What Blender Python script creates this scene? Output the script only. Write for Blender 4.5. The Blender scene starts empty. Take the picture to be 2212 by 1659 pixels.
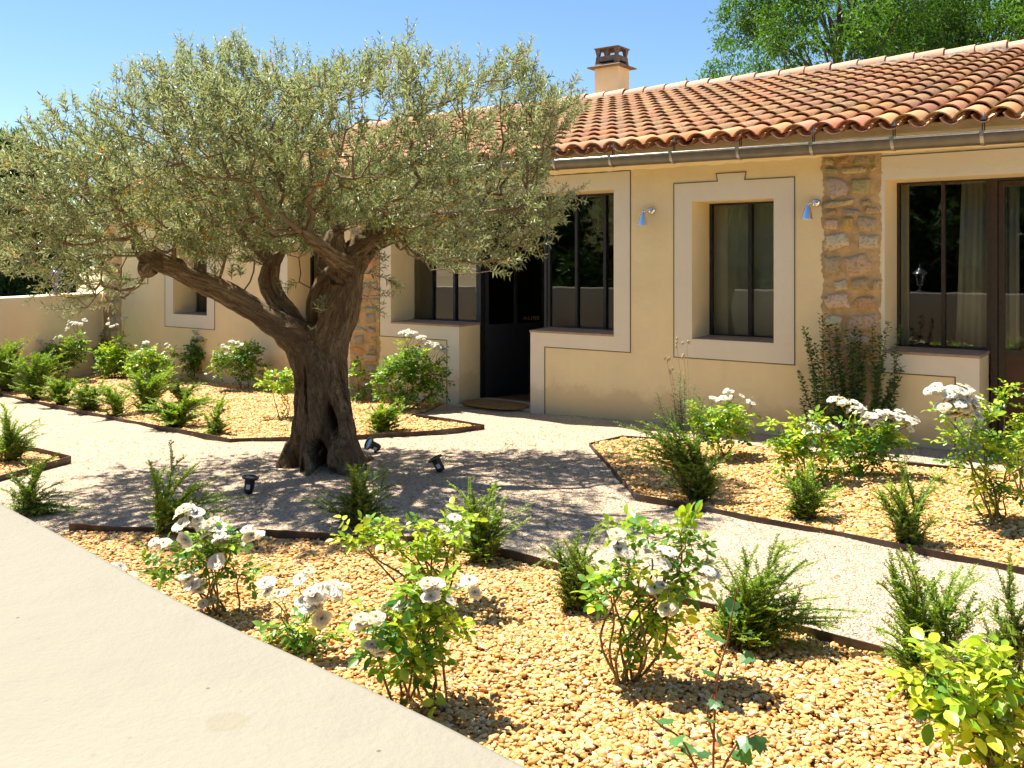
import bpy, math, random
import numpy as np
from mathutils import Vector, Matrix
R = math.radians
rnd = random.Random(7)
rg = np.random.default_rng(11)

# ------------------------------------------------------------ camera, sky, sun, exposure
sc = bpy.context.scene
COL = sc.collection
CAMZ = 1.6
cam_d = bpy.data.cameras.new('camera')
cam = bpy.data.objects.new('camera', cam_d)
COL.objects.link(cam)
cam.location = (0, 0, CAMZ)
cam.rotation_euler = (R(90), 0, 0)
cam_d.sensor_width = 36.0
cam_d.lens = 36.0 * 2010 / 2212
cam_d.shift_y = -(829.5 - 567) / 2212
cam_d.clip_start = 0.05
cam_d.clip_end = 3000
sc.camera = cam

SUN_EL = R(63)
SUN_H = Vector((-0.77, 0.638)).normalized()        # horizontal direction towards the sun
wd = bpy.data.worlds.new("World")
sc.world = wd
wd.use_nodes = True
wn = wd.node_tree
sky = wn.nodes.new('ShaderNodeTexSky')
sky.sky_type = 'NISHITA'
sky.sun_disc = False
sky.sun_elevation = SUN_EL
sky.sun_rotation = math.atan2(SUN_H.x, SUN_H.y)
sky.altitude = 100
sky.air_density = 1.0
sky.dust_density = 0.2
sky.ozone_density = 3.0
bg = wn.nodes['Background']
bg.inputs[1].default_value = 0.050
hs = wn.nodes.new('ShaderNodeHueSaturation')
hs.inputs['Saturation'].default_value = 1.12
wn.links.new(sky.outputs[0], hs.inputs['Color'])
wn.links.new(hs.outputs[0], bg.inputs[0])

sl = bpy.data.lights.new('sun', 'SUN')
sl.energy = 3.5
sl.angle = R(0.55)
sl.color = (1.0, 0.94, 0.82)
sun = bpy.data.objects.new('sun', sl)
COL.objects.link(sun)
sv = Vector((SUN_H.x * math.cos(SUN_EL), SUN_H.y * math.cos(SUN_EL), math.sin(SUN_EL)))
sun.rotation_euler = sv.to_track_quat('Z', 'Y').to_euler()
sun.location = (-8, 8, 20)

sc.view_settings.view_transform = 'Standard'
sc.view_settings.look = 'None'
sc.view_settings.exposure = 1.8
sc.view_settings.gamma = 1
sc.view_settings.use_curve_mapping = False
sc.cycles.max_bounces = 8
sc.cycles.diffuse_bounces = 4
sc.cycles.glossy_bounces = 3
sc.cycles.transmission_bounces = 4
sc.cycles.transparent_max_bounces = 12
sc.cycles.use_denoising = True
sc.cycles.caustics_reflective = False
sc.cycles.caustics_refractive = False

# ------------------------------------------------------------ geography
HR = Vector((0.804, -0.595)).normalized()          # along the facade, to the right
HN = Vector((0.595, 0.804)).normalized()           # into the house
FD = 7.98                                          # distance of the facade plane
TREE = (-1.45, 7.08)

def tz(x, y):
    """height of the courtyard ground"""
    u = 0.804 * x - 0.595 * y
    z = np.clip(0.148 + 0.0211 * u, -0.12, 0.2)
    d2 = ((x - TREE[0]) / 1.15) ** 2 + ((y - TREE[1]) / 0.95) ** 2
    return z + 0.03 * np.exp(-d2)

def at(px, py, Y):
    return Vector(((px - 1106) / 2010 * Y, Y, CAMZ - (py - 567) / 2010 * Y))

def gnd(px, py):
    Y = 5.0
    for _ in range(12):
        X = (px - 1106) / 2010 * Y
        Y = 2010 * (CAMZ - float(tz(X, Y))) / (py - 567)
    X = (px - 1106) / 2010 * Y
    return Vector((X, Y, float(tz(X, Y))))

# ------------------------------------------------------------ mesh helpers
class MB:
    def __init__(s):
        s.v = []; s.f = {}; s.c = []; s.n = 0
    def add(s, V, F, C=(1, 1, 1)):
        V = np.asarray(V, dtype=np.float64).reshape(-1, 3)
        k = len(V)
        s.v.append(V)
        C = np.asarray(C, dtype=np.float64)
        if C.ndim == 1:
            C = np.tile(C, (k, 1))
        s.c.append(C[:, :3])
        if isinstance(F, np.ndarray):
            s.f.setdefault(F.shape[1], []).append(F + s.n)
        else:
            by = {}
            for f in F:
                by.setdefault(len(f), []).append(f)
            for m, fs in by.items():
                s.f.setdefault(m, []).append(np.array(fs) + s.n)
        s.n += k
        return s
    def box(s, x0, x1, y0, y1, z0, z1, C=(1, 1, 1)):
        V = [(x, y, z) for z in (z0, z1) for y in (y0, y1) for x in (x0, x1)]
        F = [(0, 2, 3, 1), (4, 5, 7, 6), (0, 1, 5, 4), (2, 6, 7, 3), (0, 4, 6, 2), (1, 3, 7, 5)]
        return s.add(V, F, C)
    def tube(s, P, Rr, k=6, C=(1, 1, 1), cap=True):
        P = np.asarray([tuple(p) for p in P], dtype=np.float64)
        n = len(P)
        Rr = np.broadcast_to(np.asarray(Rr, dtype=np.float64), (n,))
        T = np.gradient(P, axis=0)
        T /= np.linalg.norm(T, axis=1)[:, None] + 1e-12
        ref = np.array([0, 0, 1.0]) if abs(T[0][2]) < 0.9 else np.array([1.0, 0, 0])
        V = []
        a = np.arange(k) * 2 * math.pi / k
        A = np.cross(T[0], ref); A /= np.linalg.norm(A)
        for i in range(n):
            A = A - T[i] * np.dot(A, T[i]); A /= np.linalg.norm(A) + 1e-12
            B = np.cross(T[i], A)
            V.append(P[i] + Rr[i] * (np.cos(a)[:, None] * A + np.sin(a)[:, None] * B))
        V = np.concatenate(V)
        F = []
        for i in range(n - 1):
            for j in range(k):
                F.append((i * k + j, i * k + (j + 1) % k, (i + 1) * k + (j + 1) % k, (i + 1) * k + j))
        if cap:
            F.append(tuple(range(k))[::-1]); F.append(tuple(range((n - 1) * k, n * k)))
        return s.add(V, F, C)
    def lathe(s, prof, k=16, M=None, C=(1, 1, 1)):
        V = []; F = []
        for (r, z) in prof:
            for j in range(k):
                a = 2 * math.pi * j / k
                V.append(Vector((r * math.cos(a), r * math.sin(a), z)))
        if M is not None:
            V = [M @ v for v in V]
        for i in range(len(prof) - 1):
            for j in range(k):
                F.append((i * k + j, i * k + (j + 1) % k, (i + 1) * k + (j + 1) % k, (i + 1) * k + j))
        return s.add([tuple(v) for v in V], F, C)
    def prism(s, poly, y0, y1, C=(1, 1, 1)):
        """poly in (x,z), extruded along y"""
        n = len(poly)
        V = [(p[0], y0, p[1]) for p in poly] + [(p[0], y1, p[1]) for p in poly]
        F = [tuple(range(n)), tuple(range(2 * n - 1, n - 1, -1))]
        for i in range(n):
            j = (i + 1) % n
            F.append((i, n + i, n + j, j))
        return s.add(V, F, C)
    def mesh(s, name, smooth=False):
        me = bpy.data.meshes.new(name)
        V = np.concatenate(s.v); Cc = np.concatenate(s.c)
        idx = []; st = []; tot = []; o = 0
        for m, arrs in s.f.items():
            a = np.concatenate(arrs)
            idx.append(a.reshape(-1))
            st.append(o + np.arange(len(a)) * m)
            o += a.size
        idx = np.concatenate(idx).astype(np.int32); st = np.concatenate(st).astype(np.int32)
        me.vertices.add(len(V)); me.vertices.foreach_set('co', V.astype(np.float32).reshape(-1))
        me.loops.add(len(idx)); me.loops.foreach_set('vertex_index', idx)
        me.polygons.add(len(st)); me.polygons.foreach_set('loop_start', st)
        me.update(calc_edges=True)
        me.validate()
        at_ = me.color_attributes.new('Col', 'FLOAT_COLOR', 'POINT')
        at_.data.foreach_set('color', np.concatenate([Cc, np.ones((len(Cc), 1))], 1).astype(np.float32).reshape(-1))
        me.polygons.foreach_set('use_smooth', np.full(len(me.polygons), bool(smooth)))
        me.update()
        return me
    def build(s, name, mat, parent=None, smooth=False):
        me = s.mesh(name, smooth)
        me.materials.append(mat)
        return link(name, me, parent)

def link(name, data, parent=None):
    o = bpy.data.objects.new(name, data)
    COL.objects.link(o)
    if parent is not None:
        o.parent = parent
    return o

def tag(o, label=None, cat=None, group=None, kind=None):
    if label: o['label'] = label
    if cat: o['category'] = cat
    if group: o['group'] = group
    if kind: o['kind'] = kind
    return o

def empty(name, loc, rz=0, **k):
    o = link(name, None)
    o.location = loc
    o.rotation_euler = (0, 0, rz)
    o.empty_display_size = 0.1
    return tag(o, **k)

LEAF_T = np.array([(0, 0, 0), (-.5, .45, .06), (0, .5, 0), (.5, .45, .06), (0, 1, -.08)])
LEAF_F = np.array([(0, 2, 1, 1), (0, 3, 2, 2)])
# thin folded leaf: two quads
LEAF2_T = np.array([(0, 0, 0), (-.5, .42, .09), (0, 1, -.06), (.5, .42, .09), (0, .45, 0)])
LEAF2_Q = np.array([(0, 4, 2, 1), (0, 3, 2, 4)])
# broad leaflet, eight faces
BL_T = np.array([(0, 0, 0), (-.34, .18, .05), (-.5, .45, .08), (-.36, .75, .05), (0, 1, -.06), (.36, .75, .05), (.5, .45, .08), (.34, .18, .05), (0, .3, 0), (0, .65, 0)])
BL_Q = np.array([(0, 8, 2, 1), (8, 9, 3, 2), (9, 4, 3, 3), (0, 7, 6, 8), (8, 6, 5, 9)])
BL_Q2 = [(0, 8, 2, 1), (8, 9, 3, 2), (9, 4, 3), (0, 7, 6, 8), (8, 6, 5, 9), (9, 5, 4)]

def unit(a):
    a = np.asarray(a, float)
    return a / (np.linalg.norm(a, axis=-1, keepdims=True) + 1e-12)

def leaves(mb, P, D, N, L, W, C, broad=False):
    P = np.asarray(P, float); D = unit(D); N = np.asarray(N, float)
    N = unit(N - D * np.sum(N * D, 1, keepdims=True))
    S = np.cross(D, N)
    T = BL_T if broad else LEAF2_T
    L = np.broadcast_to(np.asarray(L, float), (len(P),))[:, None, None]
    W = np.broadcast_to(np.asarray(W, float), (len(P),))[:, None, None]
    V = P[:, None, :] + L * T[None, :, 1:2] * D[:, None, :] + W * T[None, :, 0:1] * S[:, None, :] + L * T[None, :, 2:3] * N[:, None, :]
    m = len(T); off = (np.arange(len(P)) * m)[:, None, None]
    Cc = np.repeat(np.broadcast_to(np.asarray(C, float), (len(P), 3)), m, axis=0)
    if broad:
        q = np.array([f for f in BL_Q2 if len(f) == 4]); t = np.array([f for f in BL_Q2 if len(f) == 3])
        base = mb.n
        mb.add(V.reshape(-1, 3), (q[None] + off).reshape(-1, 4), Cc)
        mb.f.setdefault(3, []).append((t[None] + off).reshape(-1, 3) + base)
    else:
        mb.add(V.reshape(-1, 3), (LEAF2_Q[None] + off).reshape(-1, 4), Cc)

def rdir(n, up=0.0):
    v = rg.normal(size=(n, 3)); v[:, 2] += up
    return unit(v)

# ------------------------------------------------------------ materials
def newmat(name):
    m = bpy.data.materials.new(name); m.use_nodes = True
    nt = m.node_tree
    return m, nt, nt.nodes['Principled BSDF'], nt.nodes, nt.links

def noise(nt, scale, detail=4, rough=.55, coord=None, dist=0):
    n = nt.nodes.new('ShaderNodeTexNoise')
    n.inputs['Scale'].default_value = scale; n.inputs['Detail'].default_value = detail
    n.inputs['Roughness'].default_value = rough; n.inputs['Distortion'].default_value = dist
    if coord is not None: nt.links.new(coord, n.inputs['Vector'])
    return n

def ramp(nt, src, stops):
    r = nt.nodes.new('ShaderNodeValToRGB')
    cr = r.color_ramp
    while len(cr.elements) < len(stops): cr.elements.new(0.5)
    for e, (p, c) in zip(cr.elements, stops):
        e.position = p; e.color = (c[0], c[1], c[2], 1) if not isinstance(c, float) else (c, c, c, 1)
    nt.links.new(src, r.inputs[0])
    return r

def mix(nt, fac, a, b, mode='MIX'):
    m = nt.nodes.new('ShaderNodeMix'); m.data_type = 'RGBA'; m.blend_type = mode
    for inp, val in ((m.inputs['Factor'], fac), (m.inputs['A'], a), (m.inputs['B'], b)):
        if hasattr(val, 'is_linked'): nt.links.new(val, inp)
        elif isinstance(val, (int, float)): inp.default_value = val
        else: inp.default_value = (*val, 1)
    return m.outputs['Result']

def objco(nt, sc_=(1, 1, 1)):
    t = nt.nodes.new('ShaderNodeTexCoord')
    mp = nt.nodes.new('ShaderNodeMapping'); mp.inputs['Scale'].default_value = sc_
    nt.links.new(t.outputs['Object'], mp.inputs['Vector'])
    return mp.outputs['Vector']

def bump(nt, b, h, strength=.3, dist=.01):
    n = nt.nodes.new('ShaderNodeBump'); n.inputs['Strength'].default_value = strength; n.inputs['Distance'].default_value = dist
    nt.links.new(h, n.inputs['Height']); nt.links.new(n.outputs[0], b.inputs['Normal'])
    return n

def simple(name, col, rough=.6, metal=0, spec=.5, var=.0, scale=20, bmp=0, bd=.003, bscale=60):
    m, nt, b, N, Lk = newmat(name)
    b.inputs['Roughness'].default_value = rough; b.inputs['Metallic'].default_value = metal
    b.inputs['Specular IOR Level'].default_value = spec
    co = objco(nt)
    if var:
        n = noise(nt, scale, 5, coord=co)
        lo = tuple(c * (1 - var) for c in col); hi = tuple(min(1, c * (1 + var)) for c in col)
        Lk.new(ramp(nt, n.outputs[0], [(.3, lo), (.7, hi)]).outputs[0], b.inputs['Base Color'])
    else:
        b.inputs['Base Color'].default_value = (*col, 1)
    if bmp:
        n2 = noise(nt, bscale, 4, coord=co); bump(nt, b, n2.outputs[0], bmp, bd)
    return m

def plaster(name, col, dirt=.12, mottled=.06):
    m, nt, b, N, Lk = newmat(name)
    co = objco(nt)
    n1 = noise(nt, 1.6, 5, .6, co); n2 = noise(nt, 9, 5, .6, co)
    c1 = tuple(c * (1 - mottled) for c in col); c2 = tuple(min(1, c * (1 + mottled)) for c in col)
    a = ramp(nt, n1.outputs[0], [(.3, c1), (.7, c2)]).outputs[0]
    # long vertical streaks and blotches of weathering
    co2 = objco(nt, (7, 7, .5)); n3 = noise(nt, 1.2, 5, .6, co2)
    st = ramp(nt, n3.outputs[0], [(.52, 0.0), (.75, dirt)]).outputs[0]
    a = mix(nt, st, a, tuple(c * .72 for c in col))
    sz_ = N.new('ShaderNodeSeparateXYZ'); Lk.new(co, sz_.inputs[0])
    nz_ = noise(nt, 4, 6, .7, co)
    md_ = N.new('ShaderNodeMath'); md_.operation = 'MULTIPLY_ADD'; md_.inputs[1].default_value = -.55; Lk.new(nz_.outputs[0], md_.inputs[0]); Lk.new(sz_.outputs[2], md_.inputs[2])
    a = mix(nt, ramp(nt, md_.outputs[0], [(0.0, .5), (.10, .0)]).outputs[0], a, tuple(c * m_ for c, m_ in zip(col, (.74, .66, .58))))
    sp = noise(nt, 60, 2, .5, co)
    s2 = ramp(nt, sp.outputs[0], [(.70, 0.0), (.76, .25)]).outputs[0]
    a = mix(nt, s2, a, tuple(c * .6 for c in col))
    Lk.new(a, b.inputs['Base Color'])
    b.inputs['Roughness'].default_value = .92; b.inputs['Specular IOR Level'].default_value = .2
    nb = noise(nt, 110, 6, .7, co)
    nb2 = noise(nt, 14, 4, .6, co)
    ad = N.new('ShaderNodeMath'); ad.operation = 'MULTIPLY_ADD'; ad.inputs[1].default_value = 2.2
    Lk.new(nb2.outputs[0], ad.inputs[0]); Lk.new(nb.outputs[0], ad.inputs[2])
    bump(nt, b, ad.outputs[0], .55, .004)
    return m

def attrcol(nt, name='Col', typ='GEOMETRY'):
    a = nt.nodes.new('ShaderNodeAttribute'); a.attribute_name = name; a.attribute_type = typ
    return a.outputs['Color']

def leafmat(name, back=None, trans=.35, rough=.45, sheen=.35, tint=(1.25, 1.35, .5)):
    m, nt, b, N, Lk = newmat(name)
    c = attrcol(nt)
    if back is not None:
        g = N.new('ShaderNodeNewGeometry')
        c2 = mix(nt, .62, c, back)
        c = mix(nt, g.outputs['Backfacing'], c, c2)
    Lk.new(c, b.inputs['Base Color'])
    b.inputs['Roughness'].default_value = rough; b.inputs['Specular IOR Level'].default_value = sheen
    tr = N.new('ShaderNodeBsdfTranslucent')
    Lk.new(mix(nt, 1.0, c, tint, 'MULTIPLY'), tr.inputs['Color'])
    ms = N.new('ShaderNodeMixShader'); ms.inputs[0].default_value = trans
    Lk.new(b.outputs[0], ms.inputs[1]); Lk.new(tr.outputs[0], ms.inputs[2])
    Lk.new(ms.outputs[0], N['Material Output'].inputs['Surface'])
    return m

M = {}
M['wall'] = plaster('ochre lime render', (.93, .77, .45))
M['band'] = plaster('pale band render', (.86, .79, .62), .05, .03)
M['lowwall'] = plaster('cream wall render', (.90, .77, .54), .05, .04)
M['joint'] = simple('joint line', (.16, .13, .09), .9)
M['steel'] = simple('anthracite steel', (.022, .024, .03), .42, 0, .5, .2, 30)
M['bsteel'] = simple('brown steel', (.045, .032, .024), .42, 0, .5, .25, 30)
M['sill'] = simple('sill stone', (.42, .30, .20), .7, 0, .3, .18, 14, .3, .003)
M['slab'] = simple('threshold stone', (.50, .43, .33), .8, 0, .3, .15, 10, .4, .004)
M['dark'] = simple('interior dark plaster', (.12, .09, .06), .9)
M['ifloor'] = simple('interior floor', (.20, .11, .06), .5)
M['zinc'] = simple('zinc', (.20, .185, .155), .42, .55, .5, .18, 9, .15, .002, 30)
M['clip'] = simple('galvanised clip', (.52, .51, .48), .35, .8, .5, .2, 30)
M['chrome'] = simple('chrome', (.85, .82, .78), .07, 1.0)
M['black'] = simple('black plastic', (.012, .012, .014), .3, 0, .5, .3, 30)
M['lens'] = simple('lamp lens', (.10, .13, .17), .08, 0, .8)
M['whitelab'] = simple('sticker', (.6, .66, .7), .5)
M['gold'] = simple('gilt lettering', (.50, .36, .16), .4, .3)
M['concrete'] = simple('weathered concrete', (.20, .155, .12), .9, 0, .2, .3, 12, .5, .006)
M['curtain'] = simple('linen curtain', (.85, .83, .74), .9, 0, .1, .06, 5)
M['greycurtain'] = simple('grey sheer curtain', (.78, .88, .82), .9, 0, .1, .08, 5)
M['mortar'] = simple('lime mortar', (.58, .40, .20), .95, 0, .1, .22, 12, .9, .012, 45)
M['straw'] = simple('dry stalks', (.5, .38, .2), .9)
M['lampmetal'] = simple('lantern metal', (.20, .21, .24), .3, .7, .5, .2, 20)

def mk_glass():
    m, nt, b, N, Lk = newmat('window glass')
    tr = N.new('ShaderNodeBsdfTransparent'); tr.inputs[0].default_value = (.80, .84, .80, 1)
    gl = N.new('ShaderNodeBsdfGlossy'); gl.inputs['Roughness'].default_value = .0; gl.inputs['Color'].default_value = (.95, .96, .95, 1)
    fr = N.new('ShaderNodeFresnel'); fr.inputs[0].default_value = 1.75
    mt = N.new('ShaderNodeMath'); mt.operation = 'MULTIPLY'; mt.inputs[1].default_value = 1.6; mt.use_clamp = True
    Lk.new(fr.outputs[0], mt.inputs[0])
    co = objco(nt); n = noise(nt, 2.5, 2, .5, co)
    bp = N.new('ShaderNodeBump'); bp.inputs['Strength'].default_value = .05; bp.inputs['Distance'].default_value = .01
    Lk.new(n.outputs[0], bp.inputs['Height']); Lk.new(bp.outputs[0], gl.inputs['Normal'])
    ms = N.new('ShaderNodeMixShader')
    Lk.new(mt.outputs[0], ms.inputs[0]); Lk.new(tr.outputs[0], ms.inputs[1]); Lk.new(gl.outputs[0], ms.inputs[2])
    Lk.new(ms.outputs[0], N['Material Output'].inputs['Surface'])
    return m
M['glass'] = mk_glass()

def mk_tile():
    m, nt, b, N, Lk = newmat('canal tile clay')
    c = attrcol(nt); co = objco(nt)
    n1 = noise(nt, 26, 6, .7, co); n2 = noise(nt, 5, 4, .6, co); n3 = noise(nt, 90, 3, .6, co); n4 = noise(nt, 9, 5, .65, co)
    # lichen: pale cream specks, grey brown crust, a few orange patches
    lk = N.new('ShaderNodeSeparateColor')
    a2 = N.new('ShaderNodeAttribute'); a2.attribute_name = 'age'
    old = mix(nt, ramp(nt, n1.outputs[0], [(.40, 0.0), (.56, .85)]).outputs[0], c, (.17, .10, .06))
    old = mix(nt, ramp(nt, n3.outputs[0], [(.50, 0.0), (.64, .8)]).outputs[0], old, (.50, .32, .16))
    old = mix(nt, ramp(nt, n4.outputs[0], [(.66, 0.0), (.72, .85)]).outputs[0], old, (.62, .20, .03))
    young = mix(nt, ramp(nt, n1.outputs[0], [(.45, 0.0), (.7, .45)]).outputs[0], c, (.34, .19, .10))
    Lk.new(mix(nt, a2.outputs['Fac'], young, old), b.inputs['Base Color'])
    b.inputs['Roughness'].default_value = .88; b.inputs['Specular IOR Level'].default_value = .25
    bump(nt, b, n1.outputs[0], .5, .006)
    return m
M['tile'] = mk_tile()

def mk_stone():
    m, nt, b, N, Lk = newmat('rubble stone')
    c = attrcol(nt); co = objco(nt)
    n1 = noise(nt, 18, 6, .65, co, 1.2); n2 = noise(nt, 45, 5, .6, co)
    a = mix(nt, ramp(nt, n1.outputs[0], [(.42, 0.0), (.7, .5)]).outputs[0], c, (.66, .50, .28))
    a = mix(nt, ramp(nt, n2.outputs[0], [(.50, 0.0), (.62, .55)]).outputs[0], a, (.26, .18, .10))
    Lk.new(a, b.inputs['Base Color']); b.inputs['Roughness'].default_value = .9
    bump(nt, b, n1.outputs[0], .9, .02)
    return m
M['stone'] = mk_stone()

def mk_gravel():
    m, nt, b, N, Lk = newmat('pale crushed gravel')
    co = objco(nt)
    v = N.new('ShaderNodeTexVoronoi'); v.inputs['Scale'].default_value = 95; Lk.new(co, v.inputs['Vector'])
    sp = N.new('ShaderNodeSeparateColor'); Lk.new(v.outputs['Color'], sp.inputs[0])
    base = ramp(nt, sp.outputs[0], [(0, (.33, .20, .12)), (.2, (.54, .40, .28)), (.6, (.63, .495, .355)), (1, (.76, .65, .51))]).outputs[0]
    n = noise(nt, 1.3, 6, .62, co)
    base = mix(nt, ramp(nt, n.outputs[0], [(.35, 0.0), (.75, .35)]).outputs[0], base, (.50, .37, .24))
    n5 = noise(nt, 22, 5, .7, co)
    base = mix(nt, ramp(nt, n5.outputs[0], [(.56, 0.0), (.72, .4)]).outputs[0], base, (.36, .22, .12))
    Lk.new(base, b.inputs['Base Color']); b.inputs['Roughness'].default_value = .95; b.inputs['Specular IOR Level'].default_value = .15
    n2 = noise(nt, 16, 6, .7, co)
    s = N.new('ShaderNodeMath'); s.operation = 'MULTIPLY_ADD'; s.inputs[1].default_value = 3.0
    Lk.new(n2.outputs[0], s.inputs[0]); 
    inv = N.new('ShaderNodeMath'); inv.operation = 'SUBTRACT'; inv.inputs[0].default_value = 1; Lk.new(v.outputs['Distance'], inv.inputs[1])
    Lk.new(inv.outputs[0], s.inputs[2])
    bump(nt, b, s.outputs[0], 1.0, .013)
    return m
M['gravel'] = mk_gravel()
M['bedsoil'] = simple('bed bottom', (.36, .21, .08), .95, 0, .1, .4, 60, 1, .01, 90)

def mk_field():
    m, nt, b, N, Lk = newmat('dry field')
    co = objco(nt); n1 = noise(nt, .06, 6, .6, co); n2 = noise(nt, 6, 6, .8, co)
    a = ramp(nt, n1.outputs[0], [(.35, (.46, .34, .17)), (.6, (.62, .49, .28))]).outputs[0]
    a = mix(nt, ramp(nt, n2.outputs[0], [(.4, 0.0), (.7, .5)]).outputs[0], a, (.30, .23, .11))
    Lk.new(a, b.inputs['Base Color']); b.inputs['Roughness'].default_value = 1
    bump(nt, b, n2.outputs[0], 1, .1)
    return m
M['field'] = mk_field()

def mk_lawn():
    m, nt, b, N, Lk = newmat('lawn')
    co = objco(nt); n2 = noise(nt, 9, 6, .8, co)
    a = ramp(nt, n2.outputs[0], [(.3, (.05, .09, .02)), (.7, (.14, .20, .04))]).outputs[0]
    Lk.new(a, b.inputs['Base Color']); b.inputs['Roughness'].default_value = 1
    return m
M['lawn'] = mk_lawn()

def mk_pebble():
    m, nt, b, N, Lk = newmat('river pebbles')
    a = N.new('ShaderNodeAttribute'); a.attribute_name = 'pcol'; a.attribute_type = 'INSTANCER'
    co = objco(nt); n = noise(nt, 2.2, 4, .6, co)
    c = mix(nt, ramp(nt, n.outputs[0], [(.4, 0.0), (.75, .35)]).outputs[0], a.outputs['Color'], (.42, .25, .10))
    Lk.new(c, b.inputs['Base Color']); b.inputs['Roughness'].default_value = .6; b.inputs['Specular IOR Level'].default_value = .3
    return m
M['pebble'] = mk_pebble()

def mk_corten():
    m, nt, b, N, Lk = newmat('rusted steel edging')
    co = objco(nt); n = noise(nt, 9, 6, .7, co); n2 = noise(nt, 2.2, 5, .7, co)
    a = ramp(nt, n.outputs[0], [(.3, (.035, .024, .02)), (.58, (.08, .042, .026)), (.78, (.26, .10, .04))]).outputs[0]
    a = mix(nt, ramp(nt, n2.outputs[0], [(.45, 0.0), (.65, .6)]).outputs[0], a, (.17, .14, .12))
    Lk.new(a, b.inputs['Base Color']); b.inputs['Roughness'].default_value = .7; b.inputs['Metallic'].default_value = .2
    bump(nt, b, n.outputs[0], .3, .003)
    return m
M['corten'] = mk_corten()

def mk_bark(name, dark, mid, light, attr=True):
    m, nt, b, N, Lk = newmat(name)
    if attr:
        a = N.new('ShaderNodeAttribute'); a.attribute_name = 'bc'; vec = a.outputs['Vector']
    else:
        vec = objco(nt, (10, 10, 2))
    mp = N.new('ShaderNodeMapping'); mp.inputs['Scale'].default_value = (1, 1, 1); Lk.new(vec, mp.inputs['Vector'])
    a2 = N.new('ShaderNodeAttribute'); a2.attribute_name = 'bc2'; aw = N.new('ShaderNodeAttribute'); aw.attribute_name = 'bw'
    class O:
        def __init__(s, o): s.outputs = [o]
    def two(sc_, de, ro, di):
        p_ = noise(nt, sc_, de, ro, vec, di); q_ = noise(nt, sc_, de, ro, a2.outputs['Vector'], di)
        m_ = nt.nodes.new('ShaderNodeMix'); m_.data_type = 'FLOAT'
        Lk.new(aw.outputs['Fac'], m_.inputs['Factor']); Lk.new(p_.outputs[0], m_.inputs['A']); Lk.new(q_.outputs[0], m_.inputs['B'])
        return O(m_.outputs['Result'])
    n1 = two(13, 8, .75, .9); n2 = two(2.0, 5, .6, .4); n4 = two(26, 5, .7, 0)
    co = objco(nt); n3 = noise(nt, 3.2, 4, .6, co)
    base = ramp(nt, n1.outputs[0], [(.36, dark), (.50, mid), (.66, light)]).outputs[0]
    base = mix(nt, ramp(nt, n2.outputs[0], [(.42, .0), (.62, .7)]).outputs[0], base, tuple(x * .55 for x in mid))
    base = mix(nt, ramp(nt, n3.outputs[0], [(.5, .0), (.72, .45)]).outputs[0], base, (.30, .17, .075))
    Lk.new(base, b.inputs['Base Color']); b.inputs['Roughness'].default_value = .92; b.inputs['Specular IOR Level'].default_value = .15
    n6 = noise(nt, 34, 6, .75, co, .8)
    bw_ = b.inputs['Base Color'].links[0].from_socket
    Lk.new(mix(nt, ramp(nt, n6.outputs[0], [(.48, 0.0), (.66, .42)]).outputs[0], bw_, dark), b.inputs['Base Color'])
    s6 = N.new('ShaderNodeMath'); s6.operation = 'SUBTRACT'; Lk.new(n4.outputs[0], s6.inputs[0]); Lk.new(n6.outputs[0], s6.inputs[1])
    s = N.new('ShaderNodeMath'); s.operation = 'MULTIPLY_ADD'; s.inputs[1].default_value = .5
    Lk.new(s6.outputs[0], s.inputs[0]); Lk.new(n1.outputs[0], s.inputs[2])
    bump(nt, b, s.outputs[0], 1.0, .045)
    return m
M['bark'] = mk_bark('olive bark', (.040, .026, .014), (.32, .225, .13), (.68, .53, .35))
M['twig'] = simple('olive twig', (.20, .145, .085), .85, 0, .2, .4, 12, .4, .004)
M['tbark'] = simple('tree bark', (.10, .075, .055), .9, 0, .2, .4, 6, .6, .01, 20)
M['cane'] = simple('green brown cane', (.17, .14, .055), .7, 0, .3, .45, 25)
M['redcane'] = simple('reddish stem', (.20, .085, .04), .7, 0, .3, .3, 25)
M['woody'] = simple('woody stem', (.13, .09, .05), .85, 0, .2, .4, 25)
M['olive'] = leafmat('olive leaf', (.50, .52, .38), .28, .42, .5, (1.2, 1.25, .7))
M['roseleaf'] = leafmat('rose leaf', (.16, .24, .07), .42, .38, .5, (1.5, 1.5, .35))
M['smallleaf'] = leafmat('small shrub leaf', None, .35, .45, .4, (1.3, 1.4, .4))
M['treeleaf'] = leafmat('tree leaf', None, .4, .5, .4, (1.3, 1.5, .35))
M['petal'] = leafmat('white petal', None, .62, .6, .2, (1, 1, .97))
M['litter'] = leafmat('fallen leaves', None, .05, .9, .1, (1, 1, 1))

# ------------------------------------------------------------ ground sheets
def sheet(name, xs, ys, zf, mat):
    X, Y = np.meshgrid(xs, ys)
    V = np.stack([X, Y, zf(X, Y)], -1).reshape(-1, 3)
    nx, ny = len(xs), len(ys)
    i = (np.arange(ny - 1)[:, None] * nx + np.arange(nx - 1)[None]).reshape(-1)
    F = np.stack([i, i + 1, i + nx + 1, i + nx], -1)
    mb = MB(); mb.add(V, F)
    return mb.build(name, mat, None, True)

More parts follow.
